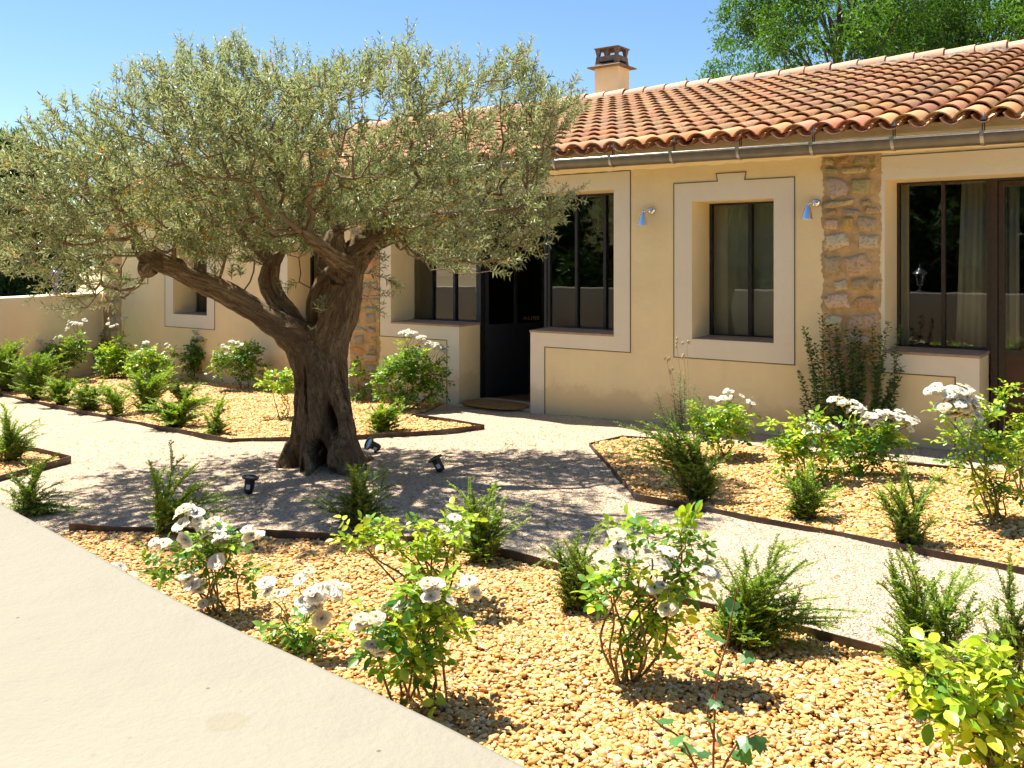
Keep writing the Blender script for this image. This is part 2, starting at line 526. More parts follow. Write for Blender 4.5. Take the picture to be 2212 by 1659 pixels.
far = np.concatenate([[-2000, -900, -400, -200, -100, -60], np.arange(-40, 41, 4), [60, 100, 200, 400, 900, 2000]])
tag(sheet('ground', far, far, lambda x, y: np.where(np.hypot(x, y) < 45, -.16, -.16 + 0 * x), M['field']), kind='structure')
def wob(x, y):
    return .006 * np.sin(x * 5.1 + y * 2.3) + .005 * np.sin(y * 7.7 - x * 3.1) + .004 * np.sin(x * 13 + 1) * np.sin(y * 11)
px_ = np.arange(-11, 8.01, .1); py_ = np.arange(-3.0, 16.0, .1)
path = sheet('gravel_path', px_, py_, lambda x, y: tz(x, y) + wob(x, y), M['gravel'])
tag(path, kind='structure')
lawn = sheet('lawn', np.linspace(-30, 26, 8), np.linspace(-30, 0, 5), lambda x, y: x * 0 - .10, M['lawn'])
lawn.rotation_euler = (0, 0, R(-46)); lawn.location = (-1.2, -1.6, 0)
tag(lawn, kind='structure')

# ------------------------------------------------------------ low walls
def wall_strip(name, P0, P1, th, z0, z1, side, mat, **kw):
    """long wall; the line P0-P1 is the edge of its courtyard face, side=+1 puts its body to the left of P0->P1"""
    P0 = Vector(P0); P1 = Vector(P1); d = (P1 - P0); Ln = d.length; d.normalize()
    nrm = Vector((-d.y, d.x)) * side
    o = empty_mesh_strip(Ln, th, z0, z1)
    V, F = o
    W = []
    for (a, b_, z) in V:
        wv = .006 * math.sin(a * 3.1 + 1.0) + .004 * math.sin(a * 7.3)
        p = P0 + d * a + nrm * (b_ + (wv if b_ < .05 else 0))
        W.append((p.x, p.y, z + .004 * math.sin(a * 2.3) * (1 if z > .9 else 0)))
    mb = MB(); mb.add(W, F)
    ob = mb.build(name, mat, None, True)
    return tag(ob, **kw)

def empty_mesh_strip(Ln, th, z0, z1):
    n = max(4, int(Ln / .12)); r = .018
    prof = [(0, z0), (0, z1 - r), (r * .3, z1 - r * .3), (r, z1), (th - r, z1), (th - r * .3, z1 - r * .3), (th, z1 - r), (th, z0)]
    k = len(prof); V = []; F = []
    for i in range(n + 1):
        for (b_, z) in prof: V.append((Ln * i / n, b_, z))
    for i in range(n):
        for j in range(k - 1):
            F.append((i * k + j, i * k + j + 1, (i + 1) * k + j + 1, (i + 1) * k + j))
    F.append(tuple(range(k))); F.append(tuple(range(n * k, n * k + k))[::-1])
    return V, F

WH = 1.12
def mk_walltop():
    m = plaster('sunlit cream coping render', (.275, .252, .196), .14, .03)
    nt = m.node_tree; b = nt.nodes['Principled BSDF']; N = nt.nodes
    src = b.inputs['Base Color'].links[0].from_socket
    co = objco(nt)
    v = N.new('ShaderNodeTexVoronoi'); v.voronoi_dimensions = '2D'; v.inputs['Scale'].default_value = 9; nt.links.new(co, v.inputs['Vector'])
    s = ramp(nt, v.outputs['Distance'], [(.014, .85), (.026, 0.0)]).outputs[0]
    vs = N.new('ShaderNodeSeparateColor'); nt.links.new(v.outputs['Color'], vs.inputs[0])
    gate = ramp(nt, vs.outputs[0], [(.80, 0.0), (.82, 1.0)]).outputs[0]
    c = mix(nt, mix(nt, 1.0, s, gate, 'MULTIPLY'), src, (.12, .10, .06))
    # one ring shaped stain left by a pot
    mp = N.new('ShaderNodeMapping'); mp.vector_type = 'POINT'
    sx, sy = STAIN
    mp.inputs['Location'].default_value = (-sx, -sy, -WH)
    t = N.new('ShaderNodeTexCoord'); nt.links.new(t.outputs['Object'], mp.inputs['Vector'])
    nz = noise(nt, 30, 3, .5, t.outputs['Object'])
    ln = N.new('ShaderNodeVectorMath'); ln.operation = 'LENGTH'; nt.links.new(mp.outputs[0], ln.inputs[0])
    ad = N.new('ShaderNodeMath'); ad.operation = 'MULTIPLY_ADD'; ad.inputs[1].default_value = .022
    nt.links.new(nz.outputs[0], ad.inputs[0]); nt.links.new(ln.outputs['Value'], ad.inputs[2])
    rgm = ramp(nt, ad.outputs[0], [(.0, .22), (.026, .25), (.030, .5), (.034, 0.0)]).outputs[0]
    c = mix(nt, rgm, c, (.235, .20, .115))
    nt.links.new(c, b.inputs['Base Color'])
    return m
Yst = 2010 * (CAMZ - WH) / (1560 - 567)
STAIN = ((492 - 1106) / 2010 * Yst, Yst)
M['walltop'] = mk_walltop()
ex = lambda y: .945 - 1.047 * y
wall_strip('courtyard_wall', (ex(8.6), 8.6), (ex(-5), -5), .50, -.2, WH, -1, M['walltop'],
           label='broad cream rendered wall top sloping across the bottom left corner', cat='wall')
wall_strip('garden_wall', (-6.385, 15.05), (-7.98, 8.75), .36, -.2, WH, -1, M['lowwall'],
           label='low tan rendered wall behind the left bed, meeting the house corner', cat='wall')

# ------------------------------------------------------------ the house
def hw(u, y, z=0):
    p = HR * u + HN * (FD + y)
    return Vector((p.x, p.y, z))
house = empty('farmhouse', hw(-6.2, 0, 0), math.atan2(HR.y, HR.x),
              label='long single storey ochre farmhouse with a canal tile roof', cat='house')
U0 = -6.2       # the empty stands at u = U0
def hb(fn):     # parts are given in facade coordinates (u, y, z)
    return fn
UL, UR = -13.95, 3.4
TOPZ = 2.66
TH = .5
OPEN = [(-7.68, -6.637, .90, 2.32), (-6.637, -5.663, -.3, 2.32), (-5.663, -4.655, .887, 2.32),
        (-3.815, -3.03, .888, 2.167), (-2.09, -1.382, .872, 2.28), (-1.382, -.35, -.3, 2.28), (-.35, .4, .872, 2.28),
        (-9.53, -8.74, .85, 2.17), (-12.06, -11.25, .85, 2.17)]

def HB(mb, name, mat, parent=None, smooth=False):
    for V in mb.v: V[:, 0] -= U0
    o = mb.build(name, mat, house if parent is None else parent, smooth)
    return o

def wall_mesh():
    us = sorted({UL, UR} | {a for o in OPEN for a in o[:2]})
    zs = sorted({-.3, TOPZ} | {a for o in OPEN for a in o[2:]})
    # refine
    def ref(l, s):
        out = []
        for a, b in zip(l[:-1], l[1:]):
            k = max(1, int((b - a) / s)); out += [a + (b - a) * i / k for i in range(k)]
        return out + [l[-1]]
    us = ref(us, 1.0); zs = ref(zs, 1.0)
    def is_open(u, z):
        return any(a < u < b and c < z < d for a, b, c, d in OPEN)
    nu, nz = len(us) - 1, len(zs) - 1
    S = [[not is_open((us[i] + us[i + 1]) / 2, (zs[j] + zs[j + 1]) / 2) for j in range(nz)] for i in range(nu)]
    mb = MB()
    q = lambda *p: mb.add(p, [(0, 1, 2, 3)])
    for i in range(nu):
        for j in range(nz):
            if not S[i][j]: continue
            a, b, c, d = us[i], us[i + 1], zs[j], zs[j + 1]
            q((a, 0, c), (b, 0, c), (b, 0, d), (a, 0, d))
            q((a, TH, c), (a, TH, d), (b, TH, d), (b, TH, c))
            if i == 0 or not S[i - 1][j]: q((a, 0, c), (a, 0, d), (a, TH, d), (a, TH, c))
            if i == nu - 1 or not S[i + 1][j]: q((b, 0, c), (b, TH, c), (b, TH, d), (b, 0, d))
            if j == nz - 1 or not S[i][j + 1]: q((a, 0, d), (b, 0, d), (b, TH, d), (a, TH, d))
            if j == 0 or not S[i][j - 1]: q((a, 0, c), (a, TH, c), (b, TH, c), (b, 0, c))
    return mb
wm = wall_mesh()
HB(wm, 'wall', M['wall'])
# gable and rear walls, as one shell
RY, RZ = 5.50, 4.27        # ridge line under the ridge tiles
gm = MB()
for ua, ub in ((UL, UL + .4), (UR - .4, UR)):
    poly = [(TH + .003, -.3), (2 * RY - .5, -.3), (2 * RY - .5, 2.60), (RY, RZ - .07), (TH + .003, 2.72)]
    n = len(poly)
    V = [(ua, p[0], p[1]) for p in poly] + [(ub, p[0], p[1]) for p in poly]
    F = [tuple(range(n))[::-1], tuple(range(n, 2 * n))] + [(i, (i + 1) % n, n + (i + 1) % n, n + i) for i in range(n)]
    gm.add(V, F)
gm.box(UL + .4, UR - .4, 2 * RY - .9, 2 * RY - .5, -.3, 2.5)
HB(gm, 'gable_wall', M['wall'])
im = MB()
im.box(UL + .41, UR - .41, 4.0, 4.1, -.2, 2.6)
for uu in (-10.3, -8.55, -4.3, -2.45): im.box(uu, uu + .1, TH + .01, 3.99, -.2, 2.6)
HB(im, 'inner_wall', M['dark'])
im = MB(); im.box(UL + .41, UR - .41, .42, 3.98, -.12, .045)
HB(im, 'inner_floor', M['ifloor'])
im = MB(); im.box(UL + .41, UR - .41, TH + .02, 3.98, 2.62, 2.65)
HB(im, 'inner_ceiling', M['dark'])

# pale bands around the openings, and the dark joint lines along them
PR = -.004
def band(rects, lines, polys=()):
    mb = MB()
    for p in polys: mb.prism(p, PR, .012)
    for (a, b, c, d) in rects:
        mb.box(a, b, PR, .012, c, d)
    o = HB(mb, 'window_surround', M['band'])
    w = .008
    for ln in lines:
        ml = MB()
        for (p, q) in zip(ln[:-1], ln[1:]):
            p = Vector(p); q = Vector(q); d = (q - p).normalized(); nn = Vector((-d.y, d.x)) * w / 2
            p2 = p - d * w / 2; q2 = q + d * w / 2
            ml.prism([tuple(p2 - nn), tuple(q2 - nn), tuple(q2 + nn), tuple(p2 + nn)], -.0065, .006)
        for k, V in enumerate(ml.v): V[:, 0] -= U0; V[:, 1] -= .0003 * (k % 2)
        ml.build('joint_line', M['joint'], o)
    return o
e = .0008
band([(-7.862, -4.468, 2.32 + e, 2.497), (-7.862, -7.68 - e, .90, 2.32), (-7.862, -6.637 - e, .725, .90 - e),
      (-6.813, -6.637 - e, -.2, .725), (-5.663 + e, -4.468, .722, .887 - e), (-5.663 + e, -5.48, -.2, .722), (-4.655 + e, -4.468, .887, 2.32)],
     [[(-7.862, .725), (-7.862, 2.497), (-4.468, 2.497), (-4.468, .722), (-5.48, .722), (-5.48, -.2)], [(-7.862, .725), (-6.813, .725), (-6.813, -.2)]])
def ring(a, b, c, d, oa, ob, oc, od, key=None):
    rects = [(a, oa - e, oc, od), (ob + e, b, oc, od), (a, b, c, oc - e)]
    polys = [[(a, od + e), (b, od + e), (b, d), (a, d)]]
    if key:
        k0, k1, kz = key
        polys = [[(a, od + e), (b, od + e), (b, d), (k1, d), (k1 + .012, kz), (k0 - .012, kz), (k0, d), (a, d)]]
        ln = [(a, c), (a, d), (k0, d), (k0 - .012, kz), (k1 + .012, kz), (k1, d), (b, d), (b, c), (a, c)]
    else:
        ln = [(a, c), (a, d), (b, d), (b, c), (a, c)]
    band(rects, [ln], polys)
ring(-4.00, -2.842, .707, 2.345, -3.815, -3.03, .888, 2.167, (-3.56, -3.298, 2.415))
ring(-12.26, -11.07, .66, 2.345, -12.06, -11.25, .85, 2.17, (-11.8, -11.53, 2.415))
ring(-9.71, -8.56, .66, 2.345, -9.53, -8.74, .85, 2.17, (-9.26, -9.0, 2.415))
band([(-2.115, .6, 2.28 + e, 2.475), (-2.115, -1.382 - e, .695, .872 - e), (-1.555, -1.382 - e, -.2, .695), (-2.115, -2.09 - e, .872, 2.28),
      (-.35 + e, .6, .695, .872 - e), (.4 + e, .6, .872, 2.28)],
     [[(-2.115, 2.475), (.6, 2.475), (.6, .695), (-.2, .695)], [(-2.1, .695), (-1.555, .695), (-1.555, -.2)]])

# eaves cornice under the tiles
cm = MB()
n = 240
prof = [(0.0, 2.50), (-.05, 2.545), (-.13, 2.60), (-.145, 2.63), (-.145, 2.70), (.45, 2.85), (.45, 2.66), (0.001, 2.66)]
V = []; F = []
for i in range(n + 1):
    u = UL + (UR - UL) * i / n
    for j, (y, z) in enumerate(prof):
        z2 = z + (.006 * math.sin(u * 28.5) if j in (0, 1, 2) else 0) + .003 * math.sin(u * 11 + j)
        V.append((u, y, z2))
k = len(prof)
for i in range(n):
    for j in range(k): F.append((i * k + j, i * k + (j + 1) % k, (i + 1) * k + (j + 1) % k, (i + 1) * k + j))
F += [tuple(range(k))[::-1], tuple(range(n * k, n * k + k))]
cm.add(V, F)
HB(cm, 'cornice', M['wall'])

# ---- roof: canal tiles
SL = .285; th_ = math.atan(SL); cs, sn = math.cos(th_), math.sin(th_)
EY, EZ = -.235, 2.655            # eave line at the bottom of the channel tiles
def slope(u, s, h):
    return (u, EY + s * cs - h * sn, EZ + s * sn + h * cs)
PITCH = .222; ROW = .395
def arc_tile(mb, uc, s0, L, r0, r1, h0, h1, up, col, ages, age, seg=9, span=82, thick=.011, skew=0):
    """a tapered barrel tile from s0 (lower end) to s0+L; up=+1 cover, -1 channel"""
    V = []; F = []
    rows = [(0, r0, h0), (1, r1, h1)]
    for (f, r, h) in rows:
        for lay in (0, 1):
            rr = r - lay * thick * up
            for i in range(seg + 1):
                a = R(-span + 2 * span * i / seg)
                V.append(slope(uc + skew * f + rr * math.sin(a), s0 + f * L, h + up * (rr * math.cos(a) - r * math.cos(R(span)))))
    m = seg + 1
    for lay in (0, 1):
        for i in range(seg):
            a, b, c, d = lay * m + i, lay * m + i + 1, 2 * m + lay * m + i + 1, 2 * m + lay * m + i
            F.append((a, b, c, d) if (lay == 0) == (up > 0) else (a, d, c, b))
    for i in range(seg): F.append((i, m + i, m + i + 1, i + 1))
    for i in range(seg): F.append((2 * m + i, 2 * m + i + 1, 3 * m + i + 1, 3 * m + i))
    F.append((0, 2 * m, 3 * m, m)); F.append((m - 1, 2 * m - 1, 4 * m - 1, 3 * m - 1))
    mb.add(V, F, col); ages += [age] * len(V)
tm = MB(); ages = []
SLEN = (RY - EY) / cs
nrow = int(SLEN / ROW) + 1
ncol = int((UR - UL + .2) / PITCH)
clay = [(.47, .20, .075), (.40, .18, .08), (.46, .22, .09), (.33, .16, .08), (.40, .21, .10), (.47, .25, .12)]
eav = [(.58, .29, .14), (.62, .35, .18), (.54, .25, .12), (.60, .32, .17)]
for c in range(ncol + 1):
    uc = UL - .12 + c * PITCH
    cw = .004 * math.sin(c * 1.7)
    for r in range(nrow):
        s0 = r * ROW + rnd.uniform(-.006, .006) - (0.0 if r else .01)
        L = min(.47, SLEN - s0 + .02)
        if L < .08: continue
        ed = r == 0
        col = rnd.choice(eav) if (ed or rnd.random() < .08) else rnd.choice(clay)
        col = tuple(x * rnd.uniform(.85, 1.12) for x in col)
        age = rnd.uniform(.0, .2) if ed else (rnd.uniform(.15, .4) if rnd.random() < .07 else rnd.uniform(.6, 1.0))
        arc_tile(tm, uc + cw + rnd.uniform(-.004, .004), s0, L, .124, .110, .050 + rnd.uniform(0, .006), .028, 1, col, ages, age, span=61, skew=rnd.uniform(-.004, .004))
        if c < ncol:
            arc_tile(tm, uc + PITCH / 2 + cw, s0 - .035, L + .02, .080, .088, .070, .062, -1, tuple(x * .9 for x in rnd.choice(eav if ed else clay)), ages, age * .8, span=74)
roof = HB(tm, 'roof', M['tile'], None, True)
am = roof.data.attributes.new('age', 'FLOAT', 'POINT'); am.data.foreach_set('value', np.array(ages, dtype=np.float32))
def shade_by_angle(o, ang=40):
    me = o.data
    me.set_sharp_from_angle(angle=R(ang))
shade_by_angle(roof, 50)
# deck under the tiles and rear slope
dm = MB()
V = [slope(UL - .1, .10, -.006), slope(UR + .1, .10, -.006), slope(UR + .1, SLEN, -.006), slope(UL - .1, SLEN, -.006)]
V2 = [slope(UL - .1, .14, -.04), slope(UR + .1, .14, -.04), slope(UR + .1, SLEN, -.045), slope(UL - .1, SLEN, -.045)]
dm.add(V + V2, [(0, 1, 2, 3), (7, 6, 5, 4), (0, 4, 5, 1), (3, 2, 6, 7), (0, 3, 7, 4), (1, 5, 6, 2)])
HB(dm, 'roof_deck', M['mortar'], roof)
rm = MB()
rz = RZ
V = [(UL - .1, RY, rz + .02), (UR + .1, RY, rz + .02), (UR + .1, 2 * RY + .2, rz - 1.55), (UL - .1, 2 * RY + .2, rz - 1.55)]
V2 = [(x, y + .002, z - .06) for x, y, z in V]
rm.add(V + V2, [(0, 1, 2, 3)[::-1], (7, 6, 5, 4)[::-1], (0, 4, 5, 1)[::-1], (3, 2, 6, 7)[::-1], (0, 3, 7, 4)[::-1], (1, 5, 6, 2)[::-1]], (.38, .2, .12))
HB(rm, 'rear_slope', M['tile'], roof)
# mortar bed and ridge tiles
mm = MB()
V = []; F = []; nn_ = 400
for i in range(nn_ + 1):
    u = UL - .1 + (UR - UL + .2) * i / nn_
    w = .155 + .03 * math.sin(u * 14) * rnd.uniform(.2, 1)
    for (y, z) in ((RY - w - .05, RZ - .03 + .0), (RY - w + .03, RZ + .10), (RY, RZ + .12), (RY + .16, RZ + .06), (RY + .2, RZ - .05)):
        V.append((u, y, z + rnd.uniform(-.006, .006)))
for i in range(nn_):
    for j in range(4): F.append((i * 5 + j, (i + 1) * 5 + j, (i + 1) * 5 + j + 1, i * 5 + j + 1))
mm.add(V, F)
mo = HB(mm, 'ridge_mortar', simple('grey mortar', (.30, .24, .19), .95, 0, .1, .5, 30, 1, .01, 60), roof)
rt = MB(); u = UL - .12; k = 0
while u < UR + .1:
    L = .44; col = rnd.choice([(.66, .36, .24), (.70, .42, .29), (.62, .33, .22), (.72, .45, .31)])
    prof_r = [.135, .120]
    V = []; seg = 12; dz = rnd.uniform(-.006, .006)
    for f in (0, 1):
        for lay in (0, 1):
            for i in range(seg + 1):
                a = R(-88 + 176 * i / seg); rr = (prof_r[f]) - lay * .013
                V.append((u + L * (1 - f) - .0, RY + rr * 1.05 * math.sin(a), RZ + .055 + dz + rr * math.cos(a) + (.012 if f == 0 else -.004)))
    m_ = seg + 1; F = []
    for i in range(seg):
        F.append((i, 2 * m_ + i, 2 * m_ + i + 1, i + 1)); F.append((m_ + i, m_ + i + 1, 3 * m_ + i + 1, 3 * m_ + i))
        F.append((i, i + 1, m_ + i + 1, m_ + i)); F.append((2 * m_ + i, 3 * m_ + i, 3 * m_ + i + 1, 2 * m_ + i + 1))
    rt.add(V, F, col); u += .375; k += 1
ro = HB(rt, 'ridge_tiles', M['tile'], roof, True)
aa = ro.data.attributes.new('age', 'FLOAT', 'POINT'); aa.data.foreach_set('value', np.full(len(ro.data.vertices), .04, dtype=np.float32))
shade_by_angle(ro, 50)

# gutter, with brackets and clips
GZ = lambda u: 2.600 - .0105 * (u + 4.37)
gm = MB(); V = []; F = []; n = 60; k = 15
gr = .068
def gprof(lay):
    out = []
    for j in range(k):
        a = R(180 + 180 * j / (k - 1)); rr = gr - lay * .003
        out.append((-.268 + rr * math.cos(a), rr * math.sin(a) * 1.12))
    return out
pr0 = gprof(0) ; pr1 = gprof(1)
prof = [(-.268 - gr, .012)] + pr0 + [(-.268 + gr, .02), (-.268 + gr - .003, .02)] + pr1[::-1] + [(-.268 - gr + .006, .012)]
kk = len(prof)
for i in range(n + 1):
    u = UL - .1 + (UR - UL + .2) * i / n
    for (y, z) in prof: V.append((u, y, GZ(u) - .012 + z))
for i in range(n):
    for j in range(kk): F.append((i * kk + j, i * kk + (j + 1) % kk, (i + 1) * kk + (j + 1) % kk, (i + 1) * kk + j))
F += [tuple(range(kk)), tuple(range(n * kk, n * kk + kk))[::-1]]
gm.add(V, F)
gut = HB(gm, 'gutter', M['zinc'], None, True); shade_by_angle(gut, 35)
lip = MB()
lip.tube([(UL - .1, -.268 - gr, GZ(UL) + .002), (UR + .1, -.268 - gr, GZ(UR) + .002)], .009, 8)
HB(lip, 'gutter_rim', M['clip'], gut, True)
u = -1.31
ub = []
while u > UL: ub.append(u); u -= .64
for u in ub + [-.67, -.03, .6]:
    b_ = MB()
    for j in range(k - 1):
        a0 = R(178 + 184 * j / (k - 1)); a1 = R(178 + 184 * (j + 1) / (k - 1)); rr = gr + .005
        p0 = (-.268 + rr * math.cos(a0), rr * math.sin(a0) * 1.12 - .012 + GZ(u)); p1 = (-.268 + rr * math.cos(a1), rr * math.sin(a1) * 1.12 - .012 + GZ(u))
        b_.add([(u - .013, *p0), (u + .013, *p0), (u + .013, *p1), (u - .013, *p1)], [(0, 1, 2, 3)])
    b_.box(u - .016, u + .016, -.268 - gr - .012, -.268 - gr + .01, GZ(u) - .012, GZ(u) + .014)
    br = HB(b_, 'gutter_bracket', M['clip'], gut)
    c_ = MB()
    c_.box(u - .011, u - .004, -.262, -.258, GZ(u) - .02, GZ(u) + .11); c_.box(u + .004, u + .011, -.262, -.258, GZ(u) - .02, GZ(u) + .11)
    c_.box(u - .028, u + .028, -.275, -.245, GZ(u) - .015, GZ(u) - .004)
    for V in c_.v: V[:, 0] -= U0
    c_.build('bracket_rod', M['steel'], br)
    d_ = MB()
    d_.box(u - .018, u + .020, -.275, -.232, GZ(u) + .105, GZ(u) + .118)
    d_.tube([(u, -.255, GZ(u) + .115), (u + .004, -.250, GZ(u) + .16)], [.010, .006], 8)
    for V in d_.v: V[:, 0] -= U0
    d_.build('bracket_clamp', M['clip'], br)

# chimney
cu0, cu1, cy0, cy1 = -8.62, -8.14, 5.72, 6.10
def hpx(px, off):
    rx = (px - 1106) / 2010; t = (FD + off) / (rx * HN.x + HN.y); return HR.x * rx * t + HR.y * t
cu1 = hpx(1335, 5.72); cu0 = cu1 - .46
cm = MB(); cm.box(cu0, cu1, cy0, cy1, 3.9, 4.93)
ch = HB(cm, 'chimney', M['wall'])
cm = MB(); cx_, cy_ = (cu0 + cu1) / 2, (cy0 + cy1) / 2
def fr(x, y, z0, z1, a0, b0, a1, b1):
    V = [(x + sx * a0, y + sy * b0, z0) for sx, sy in ((-1, -1), (1, -1), (1, 1), (-1, 1))] + [(x + sx * a1, y + sy * b1, z1) for sx, sy in ((-1, -1), (1, -1), (1, 1), (-1, 1))]
    cm.add(V, [(3, 2, 1, 0), (4, 5, 6, 7), (0, 1, 5, 4), (1, 2, 6, 5), (2, 3, 7, 6), (3, 0, 4, 7)])
fr(cx_, cy_, 4.925, 4.945, .32, .28, .33, .29); fr(cx_, cy_, 4.945, 4.975, .33, .29, .25, .21)
fr(cx_, cy_, 4.975, 5.0, .235, .20, .225, .19)
for sx, sy in ((-1, -1), (1, -1), (1, 1), (-1, 1)):
    fr(cx_ + sx * .185, cy_ + sy * .15, 5.0, 5.04, .035, .035, .035, .035)
    fr(cx_ + sx * .18, cy_ + sy * .145, 5.125, 5.25, .022, .022, .045, .04)
for s in (-1, 1):
    fr(cx_, cy_ + s * .165, 5.04, 5.125, .215, .02, .205, .02); fr(cx_ + s * .195, cy_, 5.04, 5.125, .02, .144, .02, .144)
    fr(cx_ , cy_ + s * .155, 5.125, 5.25, .018, .018, .03, .02)
fr(cx_, cy_, 5.25, 5.27, .225, .195, .245, .21); fr(cx_, cy_, 5.27, 5.295, .245, .21, .12, .10)
HB(cm, 'chimney_cap', M['concrete'], ch)
fm = MB(); fm.box(cx_ - .12, cx_ + .12, cy_ - .1, cy_ + .1, 4.9, 5.06)
HB(fm, 'flue', M['steel'], ch)
fl = MB(); fl.box(cu0 - .02, cu1 + .02, cy0 - .025, cy1, 4.30, 4.47)
HB(fl, 'flashing', M['band'], ch)

# ---- windows and doors (frame plane at depth .40)
FY = .40
def window(u0, u1, z0, z1, muls, mat, w=.035, rails=()):
    mb = MB(); y0, y1 = FY - .02, FY + .03
    mb.box(u0, u1, y0, y1, z1 - w, z1); mb.box(u0, u1, y0, y1, z0, z0 + w)
    mb.box(u0, u0 + w, y0, y1, z0 + w, z1 - w); mb.box(u1 - w, u1, y0, y1, z0 + w, z1 - w)
    for m_ in muls:
        mb.box(m_ - w * .45, m_ + w * .45, y0 - .006, y1 - .006, z0 + w + .0, z1 - w)
    for (za, ua, ub_) in rails: mb.box(ua, ub_, y0, y1, za - .015, za + .015)
    wo = empty_part('window')
    f = HB(mb, 'window_frame', mat, wo)
    g = MB(); ed = [u0 + w] + list(muls) + [u1 - w]
    for a, b in zip(ed[:-1], ed[1:]):
        g = MB(); g.add([(a, FY + .004, z0 + w), (b, FY + .004, z0 + w), (b, FY + .004, z1 - w), (a, FY + .004, z1 - w)], [(0, 1, 2, 3)])
        HB(g, 'pane', M['glass'], wo)
    return wo
def empty_part(name):
    o = link(name, None, house); o.empty_display_size = .1; return o
def sill(u0, u1, z, zb, ov=.012):
    mb = MB(); V = [(u0, -ov, z - .02), (u1, -ov, z - .02), (u1, FY - .02, z - .012), (u0, FY - .02, z - .012), (u0, -ov, z), (u1, -ov, z), (u1, FY - .02, z + .012), (u0, FY - .02, z + .012)]
    mb.add(V, [(3, 2, 1, 0), (4, 5, 6, 7), (0, 1, 5, 4), (1, 2, 6, 5), (2, 3, 7, 6), (3, 0, 4, 7)])
    HB(mb, 'sill', M['sill'])
window(-7.75, -6.665, .885, 2.335, [-7.379, -7.026], M['steel'])
window(-5.71, -4.60, .872, 2.335, [-5.335, -4.985], M['steel'])
window(-3.83, -3.0, .872, 2.19, [-3.404], M['steel'], .04)
window(-2.10, -1.365, .86, 2.30, [-1.722], M['bsteel'], .032)
window(-9.55, -8.72, .835, 2.19, [-9.12], M['steel'], .04)
window(-12.1, -11.2, .835, 2.19, [-11.65], M['steel'], .04)
window(-.30, .42, .86, 2.30, [.06], M['bsteel'], .032)
sill(-7.679, -6.630, .902, 0); sill(-5.670, -4.656, .889, 0); sill(-3.814, -3.031, .890, 0, -.02)
sill(-2.089, -1.372, .874, 0); sill(-9.529, -8.741, .852, 0, -.02); sill(-12.059, -11.251, .852, 0, -.02); sill(-.36, .399, .874, 0)

# entrance: fixed side post, then the leaf standing open into the house
dm = MB(); dm.box(-6.663, -6.625, FY - .03, FY + .03, .05, 2.335); dm.box(-5.745, -5.711, FY - .03, FY + .03, .05, 2.335); dm.box(-6.625, -5.745, FY - .03, FY + .03, 2.30, 2.335)
HB(dm, 'door_frame', M['steel'])
dleaf = link('door', None, house)
dleaf.location = (-6.62 - U0, FY + .035, .055)
dleaf.rotation_euler = (0, 0, R(69))
DW, DH = .84, 2.235
mb = MB(); w = .045
def dbox(m_, a, b, c, d, y0=-.02, y1=.02): m_.box(a, b, y0, y1, c, d)
dbox(mb, 0, w, 0, DH); dbox(mb, DW - w, DW, 0, DH); dbox(mb, w, DW - w, DH - w, DH); dbox(mb, w, DW - w, 0, .05)
dbox(mb, w, DW - w, .78, .83); dbox(mb, DW / 2 - .015, DW / 2 + .015, .83, DH - w)
mb.build('door_frame', M['steel'], dleaf)
mb = MB(); dbox(mb, w, DW - w, .05, .78, -.008, .008); mb.build('lower_panel', M['steel'], dleaf)
for a, b in ((w, DW / 2 - .015), (DW / 2 + .015, DW - w)):
    mb = MB(); mb.add([(a, 0, .83), (b, 0, .83), (b, 0, DH - w), (a, 0, DH - w)], [(0, 1, 2, 3)]); mb.build('pane', M['glass'], dleaf)
fc = bpy.data.curves.new('lettering', 'FONT'); fc.body = 'AUBE'; fc.size = .062; fc.extrude = .001; fc.space_character = 1.15; fc.align_x = 'RIGHT'
fc.materials.append(M['gold'])
tmpo = link('lettering', fc)
dg0 = bpy.context.evaluated_depsgraph_get(); lme = bpy.data.meshes.new_from_object(tmpo.evaluated_get(dg0)); bpy.data.objects.remove(tmpo)
tx = link('lettering', lme, dleaf); tx.location = (DW - w - .03, -.006, .865); tx.rotation_euler = (R(90), 0, 0); tx.scale = (1.45, 1, 1)
# right hand terrace door, brown
dm = MB()
dm.box(-1.364, -1.315, FY - .03, FY + .03, .06, 2.30); dm.box(-1.315, -.40, FY - .03, FY + .03, 2.26, 2.30); dm.box(-.40, -.34, FY - .03, FY + .03, .06, 2.30)
HB(dm, 'door_frame', M['bsteel'])
d2 = empty_part('door')
dm = MB()
for a, b, c, d in ((-1.31, -1.265, .08, 2.255), (-.455, -.41, .08, 2.255), (-1.265, -.455, 2.21, 2.255), (-1.265, -.455, .08, .13), (-1.265, -.455, .85, .90)):
    dm.box(a, b, FY - .015, FY + .02, c, d)
HB(dm, 'door_frame', M['bsteel'], d2)
dm = MB(); dm.box(-1.265, -.455, FY, FY + .01, .13, .85); HB(dm, 'lower_panel', simple('rust brown steel panel', (.10, .045, .026), .5, 0, .4, .2, 8), d2)
dm = MB(); dm.add([(-1.265, FY + .003, .90), (-.455, FY + .003, .90), (-.455, FY + .003, 2.21), (-1.265, FY + .003, 2.21)], [(0, 1, 2, 3)]); HB(dm, 'pane', M['glass'], d2)
# thresholds
for a, b, z in ((-6.60, -5.675, .05), (-1.37, -.36, .075)):
    mb = MB(); mb.box(a, b, .0, .46, -.2, z); mb.box(a - .03 , b - .08, -.14, -.003, -.2, z - .02)
    HB(mb, 'threshold', M['slab'])

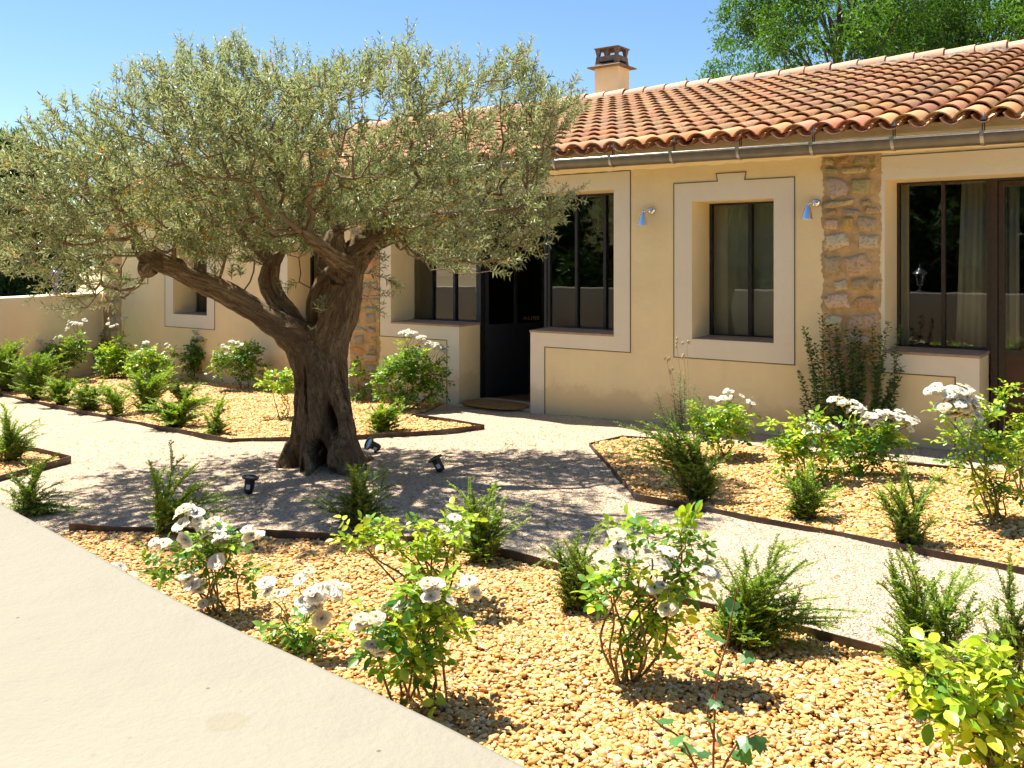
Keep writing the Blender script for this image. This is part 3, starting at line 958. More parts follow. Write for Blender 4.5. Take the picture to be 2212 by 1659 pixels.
# ---- rubble stone strips
def pillar(u0, u1, z0, z1, seed):
    r = random.Random(seed); mb = MB()
    n = 130; V = []; F = []
    for i in range(n + 1):
        z = z0 + (z1 - z0) * i / n
        jl = .010 * math.sin(i * .31 + seed) + r.uniform(-.012, .012); jr = .010 * math.sin(i * .27 + seed * 2) + r.uniform(-.012, .012)
        for (u, y) in ((u0 + jl - .012, .004), (u0 + jl, -.004), ((u0 + u1) / 2, -.006 + r.uniform(-.003, .003)), (u1 + jr, -.004), (u1 + jr + .012, .004)): V.append((u, y, z))
    for i in range(n):
        for j in range(4): F.append((i * 5 + j, i * 5 + j + 1, i * 5 + j + 6, i * 5 + j + 5))
    mb.add(V, F)
    o = HB(mb, 'stone_pillar', M['mortar'], None, True)
    st = MB(); z = z0 + .02
    cols = [(.56, .40, .21), (.62, .46, .26), (.46, .39, .26), (.42, .38, .28), (.76, .40, .10), (.76, .62, .40), (.60, .34, .14), (.64, .52, .34), (.30, .10, .04)]
    wts = [5, 6, 3, 3, 2, 7, 2, 5, 1]
    while z < z1 - .05:
        h = r.choice([.07, .10, .13, .17, .21]); h = min(h, z1 - z)
        u = u0 + r.uniform(-.01, .03)
        while u < u1 - .05:
            w_ = r.uniform(.10, .30) if h < .15 else r.uniform(.15, .26)
            if r.random() < .16: u += r.uniform(.04, .09); continue
            if u + w_ > u1 - .04: w_ = u1 - u + r.uniform(-.03, .01)
            if w_ > .05:
                hh = h * r.uniform(.7, 1.0); zc = z + h / 2 + r.uniform(-.008, .008); uc = u + w_ / 2
                col = r.choices(cols, wts)[0]; col = tuple(x * r.uniform(.85, 1.15) for x in col)
                # rounded irregular lump
                m1, m2 = 14, 4; ph = [r.uniform(-.30, .10) for _ in range(m1)]; rot = r.uniform(-.2, .2); V = []; F = []
                pw = r.choice([.28, .4, .6]); dep = r.uniform(.014, .034)
                for k2 in range(m2):
                    f = [1.0, .92, .7, .35][k2]; yy = [.002, -.006 - dep * .5, -.006 - dep * .9, -.006 - dep][k2]
                    for j in range(m1):
                        a = 2 * math.pi * j / m1
                        ca, sa = math.cos(a), math.sin(a)
                        q = f * (1 + ph[j])
                        X_ = q * (w_ * .5 - .004) * math.copysign(abs(ca) ** pw, ca); Z_ = q * (hh * .5 - .002) * math.copysign(abs(sa) ** pw, sa)
                        V.append((uc + X_ * math.cos(rot) - Z_ * math.sin(rot), yy + r.uniform(-.004, .004) * (k2 > 0), zc + Z_ * math.cos(rot) + X_ * math.sin(rot)))
                for k2 in range(m2 - 1):
                    for j in range(m1): F.append((k2 * m1 + j, (k2 + 1) * m1 + j, (k2 + 1) * m1 + (j + 1) % m1, k2 * m1 + (j + 1) % m1))
                F.append(tuple(range((m2 - 1) * m1, m2 * m1))[::-1])
                st.add(V, F, col)
            u += w_ + .008
        z += h
    for V in st.v: V[:, 0] -= U0
    so = st.build('stones', M['stone'], o, True)
    return o
pillar(-2.595, -2.125, -.1, 2.50, 3)
pillar(-8.366, -7.875, -.2, 2.50, 5)
pillar(-13.92, -13.43, -.2, 2.50, 8)

# ------------------------------------------------------------ things on and in the house
HRZ = math.atan2(HR.y, HR.x)
def wall_lamp(u, z, label):
    o = empty('wall_lamp', hw(u, -.001, z), HRZ, label=label, cat='wall lamp', group='chrome wall lamps beside the windows')
    mb = MB(); Mx = Matrix.Rotation(R(90), 4, 'X')
    mb.lathe([(.0, .034), (.018, .031), (.034, .022), (.042, .008), (.043, 0), (.0, 0)], 20, Mx); mb.build('back_plate', M['chrome'], o, True)
    mb = MB(); mb.tube([(0, -.03, 0), (-.012, -.075, -.006), (-.03, -.10, -.012)], .008, 10); mb.lathe([(0, .016), (.012, .012), (.016, 0), (.012, -.012), (0, -.016)], 12, Matrix.Translation((-.032, -.10, -.014))); mb.build('arm', M['chrome'], o, True)
    mb = MB(); T = Matrix.Translation((-.036, -.105, -.03)) @ Matrix.Rotation(R(4), 4, 'Y')
    mb.lathe([(0, .004), (.020, .003), (.024, -.004), (.050, -.115), (.048, -.115), (.022, -.006), (0, -.004)], 24, T)
    s = mb.build('lamp_shade', M['chrome'], o, True); shade_by_angle(s, 40)
wall_lamp(-4.235, 2.10, 'chrome cone wall lamp between the entrance surround and the single window')
wall_lamp(-2.655, 2.115, 'chrome cone wall lamp at the left edge of the rubble stone strip')

def curtain(u0, u1, y, z0, z1, mat, label, lean=0, grp=None, amp=.022):
    o = MB(); n = 40; V = []; F = []
    for i in range(n + 1):
        f = i / n; u = u0 + (u1 - u0) * f
        for k_, z in enumerate((z0, (z0 + z1) / 2, z1)):
            V.append((u + lean * (1 - k_ / 2) * (1 - f), y + amp * math.sin(f * (u1 - u0) * 75) + .006 * math.sin(f * 23 + k_), z))
    for i in range(n):
        for j in (0, 1): F.append((i * 3 + j, i * 3 + 3 + j, i * 3 + 4 + j, i * 3 + 1 + j))
    o.add([tuple(hw(*p)) for p in V], F)
    ob = o.build('curtain', mat, None, True); md = ob.modifiers.new('thick', 'SOLIDIFY'); md.thickness = .004
    tag(ob, label, 'curtain', grp)
curtain(-1.60, -1.36, .50, .86, 2.32, M['curtain'], 'pale linen curtain behind the right edge of the wide window', -.05)
curtain(-1.30, -1.18, .50, .12, 2.32, M['curtain'], 'pale linen curtain behind the glazed brown door')
curtain(-2.14, -2.03, .52, .86, 2.32, M['greycurtain'], 'dim grey curtain behind the left edge of the wide window', 0)
curtain(-3.85, -2.98, .50, .86, 2.2, M['greycurtain'], 'flat grey blind filling the single two pane window', amp=.002)

# doormat on the threshold
mb = MB(); n = 40; V = []; 
for (zz, s_) in ((.052, 1.0), (.070, 1.0), (.074, .96)):
    for i in range(n):
        a = 2 * math.pi * i / n
        V.append((-6.15 + .40 * s_ * math.copysign(abs(math.cos(a)) ** .7, math.cos(a)), .02 + .22 * s_ * math.copysign(abs(math.sin(a)) ** .8, math.sin(a)), zz))
F = [tuple(range(n))[::-1], tuple(range(2 * n, 3 * n))] + [(k * n + i, k * n + (i + 1) % n, (k + 1) * n + (i + 1) % n, (k + 1) * n + i) for k in (0, 1) for i in range(n)]
mb.add([tuple(hw(*p)) for p in V], F)
tag(mb.build('doormat', simple('coir', (.34, .19, .07), .98, 0, .1, .4, 45, 1, .01, 200), None), 'rounded brown coir doormat on the entrance threshold', 'doormat')

def lantern(x, y, label):
    o = empty('lantern', (x, y, WH + .002), .3, label=label, cat='lantern', group='lanterns on the courtyard walls')
    mb = MB(); mb.lathe([(0, 0), (.065, 0), (.065, .012), (.03, .03), (.018, .06), (.022, .10), (.05, .12), (.055, .13), (0, .13)], 6); mb.build('base', M['lampmetal'], o)
    mb = MB(); mb.lathe([(.048, .13), (.085, .30)], 6); mb.build('glass_body', M['glass'], o)
    mb = MB()
    for k_ in range(6):
        a = 2 * math.pi * k_ / 6; mb.tube([(.05 * math.cos(a), .05 * math.sin(a), .13), (.088 * math.cos(a), .088 * math.sin(a), .30)], .004, 5)
    mb.tube([(0, 0, .13), (0, 0, .22)], .012, 8)
    mb.build('cage', M['lampmetal'], o)
    mb = MB(); mb.lathe([(.0, .295), (.125, .30), (.12, .312), (.07, .35), (.035, .375), (.03, .39), (.012, .41), (.016, .43), (0, .45)], 12); mb.build('hood', M['lampmetal'], o, True)
lantern(-2.42, 2.83, 'hexagonal metal lantern seen mirrored in the wide right window')
lantern(-6.86, 14.0, 'hexagonal metal lantern on the low tan wall by the house corner')

# garden spotlights round the tree
def spot(px, py, tilt, az, label, lens_up=True):
    g = gnd(px, py)
    o = empty('garden_spotlight', g, 0, label=label, cat='spotlight', group='black ground spotlights round the olive tree')
    mb = MB(); mb.lathe([(0, -.05), (.006, -.05), (.012, .01), (.02, .025), (0, .03)], 8); mb.build('spike', M['black'], o)
    T = Matrix.Translation((0, 0, .04)) @ Matrix.Rotation(az, 4, 'Z') @ Matrix.Rotation(tilt, 4, 'Y')
    mb = MB(); mb.lathe([(0, -.035), (.028, -.035), (.032, -.02), (.034, .045), (.036, .06), (.056, .062), (.056, .074), (.045, .076), (.042, .066), (0, .066)], 22, T)
    b_ = mb.build('lamp_body', M['black'], o, True); shade_by_angle(b_, 35)
    mb = MB(); mb.lathe([(0, .0685), (.042, .0685)], 22, T); mb.build('lens', M['lens'], o)
    mb = MB()
    a = az + math.pi
    V = []
    for zz in (-.005, .028):
        for da in (-.4, .0, .4):
            aa_ = R(-90) - az + da
            V.append(tuple(T @ Vector((.0352 * math.cos(aa_), .0352 * math.sin(aa_), zz))))
    mb.add(V, [(0, 1, 4, 3), (1, 2, 5, 4)]); mb.build('sticker', M['whitelab'], o)
spot(538, 1066, R(8), 0, 'black ground spotlight left of the olive trunk, in the shade')
spot(811, 975, R(62), R(215), 'black ground spotlight with its glass lens visible, beside the trunk')
spot(949, 1020, R(28), R(180), 'black ground spotlight tilted to the left, farthest right of the trunk')

# ------------------------------------------------------------ pebble beds and steel edging
bedA = [(-60, 845), (0, 856), (112, 880), (261, 912), (400, 938), (496, 957), (626, 954), (782, 948), (941, 939), (1046, 926), (975, 913), (889, 901)]
bedB = [(2290, 1256), (2212, 1242), (2060, 1212), (1914, 1183), (1640, 1130), (1373, 1078), (1320, 1018), (1273, 966), (1346, 949)]
bedB2 = [(1346, 949), (1570, 963), (1652, 972), (1900, 1000), (2057, 1016), (2290, 1040)]
bedC = [(150, 1148), (246, 1155), (529, 1161), (725, 1172), (900, 1180), (1100, 1210), (1185, 1234), (1402, 1297), (1540, 1330), (1664, 1361), (1918, 1427), (2100, 1478), (2330, 1550)]
bedD = [(-60, 965), (81, 980), (153, 998), (0, 1041), (-60, 1062)]
W2 = lambda pts: [gnd(*p) for p in pts]
def edging(pts, label, h=.055):
    P = W2(pts); mb = MB(); V = []; F = []
    n = len(P)
    for i, p in enumerate(P):
        d = (P[min(i + 1, n - 1)] - P[max(i - 1, 0)]); d.z = 0; d.normalize(); s = Vector((-d.y, d.x, 0)) * .0025
        for q, z in ((-1, -.08), (-1, h), (1, h), (1, -.08)):
            V.append((p.x + s.x * q, p.y + s.y * q, p.z + z + rnd.uniform(-.004, .004) * (z > 0)))
    for i in range(n - 1):
        for j in range(3): F.append((i * 4 + j, i * 4 + j + 1, i * 4 + j + 5, i * 4 + j + 4))
    F += [(0, 1, 2, 3), tuple(range((n - 1) * 4, n * 4))[::-1]]
    mb.add(V, F)
    return tag(mb.build('steel_edging', M['corten'], None), label, 'garden edging', 'rusted steel strips edging the pebble beds')
def dens(pts, st=.35):
    P = W2(pts); out = []
    for a, b in zip(P[:-1], P[1:]):
        k_ = max(1, int((b - a).length / st)); 
        for i in range(k_):
            q = a + (b - a) * i / k_; q.z = float(tz(q.x, q.y)); out.append(q)
    out.append(P[-1]); return out
def edging_d(pts, label, h=.055):
    P = dens(pts); global W2
    old = W2; W2 = lambda p: P
    o = edging([], label, h) if False else None
    W2 = old
    mb = MB(); V = []; F = []; n = len(P)
    for i, p in enumerate(P):
        d = (P[min(i + 1, n - 1)] - P[max(i - 1, 0)]); d.z = 0; d.normalize(); s = Vector((-d.y, d.x, 0)) * .003
        jz = rnd.uniform(-.004, .004)
        for q, z in ((-1, -.08), (-1, h), (1, h), (1, -.08)):
            V.append((p.x + s.x * q, p.y + s.y * q, p.z + z + jz * (z > 0)))
    for i in range(n - 1):
        for j in range(3): F.append((i * 4 + j, i * 4 + j + 1, i * 4 + j + 5, i * 4 + j + 4))
    F += [(0, 1, 2, 3), tuple(range((n - 1) * 4, n * 4))[::-1]]
    mb.add(V, F)
    return tag(mb.build('steel_edging', M['corten'], None), label, 'garden edging', 'rusted steel strips edging the pebble beds')
edging_d(bedA, 'rusted steel strip edging the far left pebble bed, running behind the olive trunk', .04)
edging_d(bedB, 'rusted steel strip along the path side of the right hand pebble bed', .035)
edging_d(bedB2, 'rusted steel strip along the house side of the right hand pebble bed', .03)
edging_d(bedC, 'rusted steel strip along the back of the front pebble bed', .05)
edging_d(bedD, 'rusted steel strip round the small triangular bed at the left', .05)

def poly_xy(pts): return [(p.x, p.y) for p in (pts if isinstance(pts[0], Vector) else W2(pts))]
def inside(P, poly):
    x, y = P[:, 0], P[:, 1]; c = np.zeros(len(P), bool); n = len(poly); j = n - 1
    for i in range(n):
        xi, yi = poly[i]; xj, yj = poly[j]
        m_ = ((yi > y) != (yj > y)) & (x < (xj - xi) * (y - yi) / (yj - yi + 1e-12) + xi)
        c ^= m_; j = i
    return c
def fac(u): p = hw(u, -.01); return (p.x, p.y)
polyA = poly_xy(bedA) + [fac(-6.83), fac(-13.4), (-7.3, 11.8)]
polyB = poly_xy(bedB) + poly_xy(bedB2)[1:]
polyC = poly_xy(bedC) + [(4.3, 2.1), (3.2, .2), (ex(.6) + .01, .6), (ex(4.4), 4.4)]
polyD = poly_xy(bedD) + [(-5.4, 6.4), (-5.4, 7.9)]

def pebble_group():
    ng = bpy.data.node_groups.new('pebbles', 'GeometryNodeTree')
    ng.interface.new_socket('Geometry', in_out='INPUT', socket_type='NodeSocketGeometry')
    ng.interface.new_socket('Geometry', in_out='OUTPUT', socket_type='NodeSocketGeometry')
    N = ng.nodes; L = ng.links
    gi = N.new('NodeGroupInput'); go = N.new('NodeGroupOutput')
    ico = N.new('GeometryNodeMeshIcoSphere'); ico.inputs['Radius'].default_value = 1; ico.inputs['Subdivisions'].default_value = 3
    sp = N.new('GeometryNodeSetPosition'); nz = N.new('ShaderNodeTexNoise'); nz.inputs['Scale'].default_value = .7
    sub = N.new('ShaderNodeVectorMath'); sub.operation = 'SUBTRACT'; sub.inputs[1].default_value = (.5, .5, .5)
    mul = N.new('ShaderNodeVectorMath'); mul.operation = 'MULTIPLY'; mul.inputs[1].default_value = (.7, .7, .4)
    L.new(nz.outputs['Color'], sub.inputs[0]); L.new(sub.outputs[0], mul.inputs[0])
    L.new(ico.outputs['Mesh'], sp.inputs['Geometry']); L.new(mul.outputs[0], sp.inputs['Offset'])
    sm = N.new('GeometryNodeSetShadeSmooth'); L.new(sp.outputs[0], sm.inputs[0])
    smt = N.new('GeometryNodeSetMaterial'); smt.inputs['Material'].default_value = M['pebble']; L.new(sm.outputs[0], smt.inputs[0])
    iop = N.new('GeometryNodeInstanceOnPoints')
    L.new(gi.outputs[0], iop.inputs['Points']); L.new(smt.outputs[0], iop.inputs['Instance'])
    for nm, tgt, ty in (('prot', 'Rotation', 'FLOAT_VECTOR'), ('pscl', 'Scale', 'FLOAT_VECTOR')):
        na = N.new('GeometryNodeInputNamedAttribute'); na.data_type = ty; na.inputs['Name'].default_value = nm
        L.new(na.outputs['Attribute'], iop.inputs[tgt])
    L.new(iop.outputs[0], go.inputs[0])
    return ng
PG = pebble_group()
pal = np.array([(.72, .46, .17), (.64, .35, .10), (.76, .56, .27), (.82, .68, .42), (.52, .27, .07), (.85, .76, .55), (.58, .40, .20), (.30, .26, .22), (.45, .15, .05), (.66, .48, .23)])
pal = pal * np.array([.90, .78, .61])
pw_ = np.array([.20, .16, .17, .13, .10, .06, .08, .03, .012, .058]); pw_ /= pw_.sum()
def pebbles(name, poly, density, size, label, near=None, zoff=.012):
    poly = [tuple(p) for p in poly]
    xs = [p[0] for p in poly]; ys = [p[1] for p in poly]
    A = (max(xs) - min(xs)) * (max(ys) - min(ys)); n = int(A * density)
    P = np.stack([rg.uniform(min(xs), max(xs), n), rg.uniform(min(ys), max(ys), n)], 1)
    P = P[inside(P, poly)]
    dm_ = np.full(len(P), 9.0)
    for a, b in zip(poly, poly[1:] + poly[:1]):
        a = np.array(a); ab = np.array(b) - a; t = np.clip(((P - a) @ ab) / (ab @ ab + 1e-9), 0, 1); dm_ = np.minimum(dm_, np.linalg.norm(P - a - t[:, None] * ab, axis=1))
    P = P[dm_ > size * 1.6]
    if near is not None: P = P[near(P)]
    n = len(P)
    z = tz(P[:, 0], P[:, 1]) + zoff + rg.uniform(-.004, .008, n) + wob(P[:, 0], P[:, 1])
    me = bpy.data.meshes.new(name); me.vertices.add(n)
    me.vertices.foreach_set('co', np.stack([P[:, 0], P[:, 1], z], 1).astype(np.float32).reshape(-1))
    s = size * rg.lognormal(0, .25, n); s = np.clip(s, size * .55, size * 1.7); s[rg.random(n) < .25] *= .6
    scl = np.stack([s * rg.uniform(1.05, 1.6, n), s * rg.uniform(.8, 1.05, n), s * rg.uniform(.45, .75, n)], 1)
    rot = np.stack([rg.normal(0, .26, n), rg.normal(0, .26, n), rg.uniform(0, 6.283, n)], 1)
    c = pal[rg.choice(len(pal), n, p=pw_)] * rg.uniform(.85, 1.15, (n, 1)); c = np.clip(c, 0, .9)
    for nm, ty, arr in (('pscl', 'FLOAT_VECTOR', scl), ('prot', 'FLOAT_VECTOR', rot)):
        a = me.attributes.new(nm, ty, 'POINT'); a.data.foreach_set('vector', arr.astype(np.float32).reshape(-1))
    a = me.attributes.new('pcol', 'FLOAT_COLOR', 'POINT'); a.data.foreach_set('color', np.concatenate([c, np.ones((n, 1))], 1).astype(np.float32).reshape(-1))
    me.materials.append(M['pebble'])
    o = link(name, me); md = o.modifiers.new('pebbles', 'NODES'); md.node_group = PG
    tag(o, label, 'pebbles', None, 'stuff')
    # bottom of the bed
    xs_ = np.arange(min(xs), max(xs) + .1, .1); ys_ = np.arange(min(ys), max(ys) + .1, .1)
    X, Y = np.meshgrid(xs_, ys_); c_ = np.stack([X.ravel() + .05, Y.ravel() + .05], 1)
    return n
npb = 0
npb += pebbles('pebbles', polyC, 7600, .0080, 'ochre and cream river pebbles covering the front bed')
npb += pebbles('pebbles', polyB, 4600, .0098, 'ochre river pebbles covering the right hand bed')
npb += pebbles('pebbles', polyA, 3000, .0118, 'ochre river pebbles covering the far left bed')
npb += pebbles('pebbles', polyD, 4000, .0100, 'ochre river pebbles in the small triangular bed')
print('pebbles', npb)
def bed_bottom(poly, dz):
    poly = [tuple(p) for p in poly]
    mb = MB()
    import mathutils.geometry as mg
    tri = mg.tessellate_polygon([[Vector((x, y, 0)) for x, y in poly]])
    mb.add([(x, y, float(tz(x, y)) + dz) for x, y in poly], [tuple(t) for t in tri])
    return mb
import bmesh
for poly in (polyA, polyB, polyC, polyD):
    mb = bed_bottom(poly, .006)
    me = mb.mesh('bed_ground'); me.materials.append(M['bedsoil'])
    bm = bmesh.new(); bm.from_mesh(me)
    for _ in range(5):
        es = [e_ for e_ in bm.edges if e_.calc_length() > .35]
        if not es: break
        bmesh.ops.subdivide_edges(bm, edges=es, cuts=1); bmesh.ops.triangulate(bm, faces=bm.faces[:])
    for v in bm.verts: v.co.z = float(tz(v.co.x, v.co.y) + wob(v.co.x, v.co.y)) + .002
    bm.to_mesh(me); bm.free()
    tag(link('bed_ground', me), kind='structure')

# fallen leaves and chips
n = 5200
P = np.stack([rg.normal(TREE[0] + .5, 1.7, n), rg.normal(TREE[1] - .6, 1.2, n)], 1)
k2 = 1500
P2 = np.stack([rg.uniform(-5, 4.5, k2), rg.uniform(3, 10, k2)], 1)
P = np.concatenate([P, P2])
keep = (P[:, 0] * HN.x + P[:, 1] * HN.y < FD - .05) & (P[:, 0] > ex(P[:, 1]) + .1)
P = P[keep]; n = len(P)
D = rdir(n); D[:, 2] *= .12; Nn = rdir(n, 3)
mb = MB()
cl = np.array([(.30, .17, .08), (.42, .26, .12), (.22, .12, .06), (.50, .36, .20), (.36, .30, .12)])[rg.integers(0, 5, n)]
leaves(mb, np.column_stack([P, tz(P[:, 0], P[:, 1]) + wob(P[:, 0], P[:, 1]) + .007]), D, Nn, rg.uniform(.012, .042, n), rg.uniform(.004, .008, n), cl)
tag(mb.build('leaf_litter', M['litter'], None), 'dry brown olive leaves scattered over the gravel', 'leaf litter', None, 'stuff')
# loose grains standing out of the gravel surface
#@@PLANTS@@
# ------------------------------------------------------------ olive tree
TY = 7.04
def vnoise(p, seed=0):
    """value noise on an (n,3) array"""
    p = p + seed * 17.3; i = np.floor(p).astype(np.int64); f = p - i; f = f * f * (3 - 2 * f)
    def h(a, b, c):
        v = np.sin(a * 127.1 + b * 311.7 + c * 74.7 + seed) * 43758.5453
        return v - np.floor(v)
    r = 0
    for dx in (0, 1):
        for dy in (0, 1):
            for dz in (0, 1):
                w = (f[:, 0] if dx else 1 - f[:, 0]) * (f[:, 1] if dy else 1 - f[:, 1]) * (f[:, 2] if dz else 1 - f[:, 2])
                r = r + w * h(i[:, 0] + dx, i[:, 1] + dy, i[:, 2] + dz)
    return r * 2 - 1

def cat(pts, sub=8):
    P = [Vector(p) for p in pts]; out = []
    for i in range(len(P) - 1):
        a = P[max(i - 1, 0)]; b = P[i]; c = P[i + 1]; d = P[min(i + 2, len(P) - 1)]
        for k in range(sub):
            t = k / sub
            out.append(.5 * ((2 * b) + (-a + c) * t + (2 * a - 5 * b + 4 * c - d) * t * t + (-a + 3 * b - 3 * c + d) * t ** 3))
    out.append(P[-1]); return out

def limb(pts):      # (px, py, depth offset, radius in px) -> smooth list of (Vector, r)
    q = [tuple(at(x, y, TY + d)) + (r * TY / 2010,) for x, y, d, r in pts]
    P = cat([p[:3] for p in q]); Rr = cat([(p[3], 0, 0) for p in q])
    return P, [v.x for v in Rr]

LIMBS = {
 'core': [(702, 1032, 0, 68), (705, 985, 0, 62), (702, 930, .02, 60), (696, 870, .02, 58), (690, 810, .02, 56), (684, 765, .02, 55), (684, 735, .03, 44)],
 'b1': [(620, 1030, -.04, 30), (638, 985, -.04, 20), (650, 930, -.06, 22), (655, 870, -.05, 26), (658, 800, -.03, 28), (650, 745, 0, 34)],
 'b2': [(662, 1036, -.26, 15), (663, 1000, -.24, 17), (668, 950, -.19, 20), (680, 890, -.15, 26), (690, 830, -.12, 30), (700, 760, -.06, 30)],
 'b3': [(764, 1024, -.12, 33), (750, 980, -.14, 30), (740, 930, -.12, 29), (730, 870, -.10, 30), (722, 800, -.06, 32), (722, 740, 0, 36)],
 'b4': [(720, 1030, .25, 40), (715, 960, .2, 34), (705, 880, .15, 36), (700, 800, .1, 34)],
 'b5': [(722, 1010, -.27, 18), (728, 975, -.23, 18), (728, 930, -.17, 16), (718, 890, -.12, 20)],
 'left': [(672, 760, 0, 44), (645, 735, -.02, 37), (608, 712, -.05, 31), (560, 678, -.1, 29), (510, 645, -.14, 29), (462, 618, -.18, 28), (412, 595, -.22, 26), (372, 575, -.26, 25), (338, 568, -.28, 27), (318, 585, -.28, 24)],
 'leftup': [(345, 570, -.28, 24), (318, 552, -.30, 18), (300, 535, -.3, 13), (290, 510, -.28, 9)],
 'mid': [(662, 740, .10, 30), (640, 705, .16, 25), (612, 672, .2, 26), (592, 640, .22, 26), (582, 605, .24, 24), (585, 570, .26, 21), (570, 545, .28, 18), (545, 530, .3, 14)],
 'mid2': [(585, 570, .26, 20), (603, 545, .3, 14), (610, 520, .3, 10)],
 'inner': [(690, 735, .08, 24), (678, 690, .1, 17), (682, 650, .1, 17), (696, 615, .08, 18), (720, 590, .05, 20)],
 'right': [(700, 765, 0, 48), (718, 720, -.01, 44), (734, 670, -.02, 42), (745, 625, -.03, 40), (752, 585, -.04, 38), (765, 552, -.05, 33), (795, 525, -.07, 26), (832, 505, -.1, 22), (868, 488, -.12, 21), (910, 474, -.14, 18), (980, 462, -.14, 13), (1035, 458, -.12, 9)],
 'stump': [(745, 600, -.05, 34), (728, 560, -.1, 26), (722, 525, -.12, 22), (730, 500, -.12, 15)],
 'stump2': [(800, 520, -.06, 26), (815, 492, -.1, 20), (838, 465, -.14, 17), (862, 452, -.16, 12)],
 'rback': [(758, 575, 0, 30), (790, 545, .2, 20), (830, 520, .45, 14), (880, 500, .7, 10)],
 'rfront': [(750, 580, -.05, 28), (720, 560, -.35, 18), (690, 530, -.6, 12), (650, 500, -.8, 8)],
}
olive = empty('olive_tree', gnd(700, 1022), 0, label='old olive tree with a fluted hollow trunk and silvery green crown', cat='tree')
OB = olive.location.copy()
tb = MB(); SK = []
for nm, pts in LIMBS.items():
    kf = .80 if nm in ('left', 'leftup', 'mid', 'mid2') else .86 if nm in ('right', 'stump', 'stump2', 'rback', 'rfront', 'inner') else .93
    pts = [(a, b, c, d * (kf if i > 2 or kf > .9 else .93)) for i, (a, b, c, d) in enumerate(pts)]
    P, Rr = limb(pts); tb.tube(P, Rr, 20); SK.append((nm, P, Rr))
    for (p, r) in ((P[0], Rr[0]), (P[-1], Rr[-1])):
        if nm in ('left', 'leftup', 'stump', 'stump2', 'mid', 'mid2'):
            tb.lathe([(0, r * .9), (r * .6, r * .75), (r * .9, r * .3), (r * .9, -r * .3), (r * .6, -r * .75), (0, -r * .9)], 12, Matrix.Translation(p))
# flared roots
for (x0, y0, d0, x1, y1, d1, r) in ((622, 1005, -.05, 590, 1036, -.1, 15), (665, 1020, -.25, 655, 1050, -.42, 14), (765, 1000, -.15, 800, 1030, -.2, 16), (745, 1010, -.25, 760, 1040, -.4, 15), (640, 1005, .1, 600, 1015, .3, 18), (770, 990, .1, 810, 1000, .3, 16)):
    P, Rr = limb([(x0 - (x1 - x0) * .5, y0 - 45, d0, r * 1.2), (x0, y0, d0, r * 1.25), (x1, y1, d1, r * .5)]); tb.tube(P, Rr, 12)
tme = tb.mesh('trunk_src'); tmp = link('trunk', tme)
md = tmp.modifiers.new('r', 'REMESH'); md.mode = 'VOXEL'; md.voxel_size = .0115
md = tmp.modifiers.new('s', 'SMOOTH'); md.factor = .5; md.iterations = 5
dg = bpy.context.evaluated_depsgraph_get()
me = bpy.data.meshes.new_from_object(tmp.evaluated_get(dg))
bpy.data.objects.remove(tmp)
n = len(me.vertices)
co = np.empty(n * 3, np.float32); me.vertices.foreach_get('co', co); co = co.reshape(-1, 3).astype(float)
nr = np.empty(n * 3, np.float32); me.vertices.foreach_get('normal', nr); nr = nr.reshape(-1, 3).astype(float)
# bark coordinates: nearest limb point -> (around, around, along)
KP = []; KT = []; KS = []
for nm, P, Rr in SK:
    A = np.array([tuple(p) for p in P]); T = unit(np.gradient(A, axis=0)); d = np.concatenate([[0], np.cumsum(np.linalg.norm(np.diff(A, axis=0), axis=1))])
    KP.append(A); KT.append(T); KS.append(np.stack([d, np.array(Rr)], 1))
KP = np.concatenate(KP); KT = np.concatenate(KT); KS = np.concatenate(KS)
best = np.full(n, 1e9); bi = np.zeros(n, int)
for j in range(len(KP)):
    d = np.linalg.norm(co - KP[j], axis=1) - KS[j, 1]
    m_ = d < best; best[m_] = d[m_]; bi[m_] = j
rel = co - KP[bi]; T = KT[bi]; al = np.sum(rel * T, 1); rad = rel - T * al[:, None]
s_ = KS[bi, 0] + al
bc = np.stack([rad[:, 0], rad[:, 1], rad[:, 2] * .6], 1) * 1.0
# long fibres: squeeze the coordinate along the limb
world = co * np.array([1, 1, 1.0])
across = co - T * np.sum(co * T, 1, keepdims=True)
ax = np.array((.577, .577, .577))
trunkish = np.clip((OB.z + 1.15 - co[:, 2]) / .5, 0, 1); trunkish = trunkish ** 2 * (3 - 2 * trunkish)
def barkset(across, along):
    v = across * 6.5 + ax * along[:, None] * .8
    bg_ = vnoise(across * 4.6 + ax * along[:, None] * .9, 9)
    d = .020 * vnoise(v * .9, 3) + .011 * vnoise(v * 2.1, 5) + .008 * vnoise(v * 4.6, 7) - .034 * np.clip(.16 - np.abs(bg_), 0, 1) / .16 * (KS[bi, 1] > .06)
    return v, d
bcv, dA = barkset(rad, s_)
bcw, dB = barkset((co - np.array(OB)) * [1, 1, .04] + np.stack([.12 * (co[:, 2] - OB.z), 0 * s_, 0 * s_], 1), co[:, 2] - OB.z)
disp = dA * (1 - trunkish) + dB * trunkish
disp += .009 * vnoise(co * 9, 2) + .006 * vnoise(co * 26, 6)
scl = np.clip(KS[bi, 1] / .09, .25, 1.0)
disp *= scl
def hollow(px, py, rx, ry, depth, slant=0):
    """a dark cavity on the side of the trunk seen from the path"""
    c = at(px, py, TY - .25); k = 1 / (2010 / (TY - .25))
    dz = (co[:, 2] - c.z) / (ry * k); dx = (co[:, 0] - c.x - slant * (co[:, 2] - c.z)) / (rx * k)
    g = np.exp(-(dx ** 2 + dz ** 2) ** 1.5) * (nr[:, 1] < .2)
    return g * depth
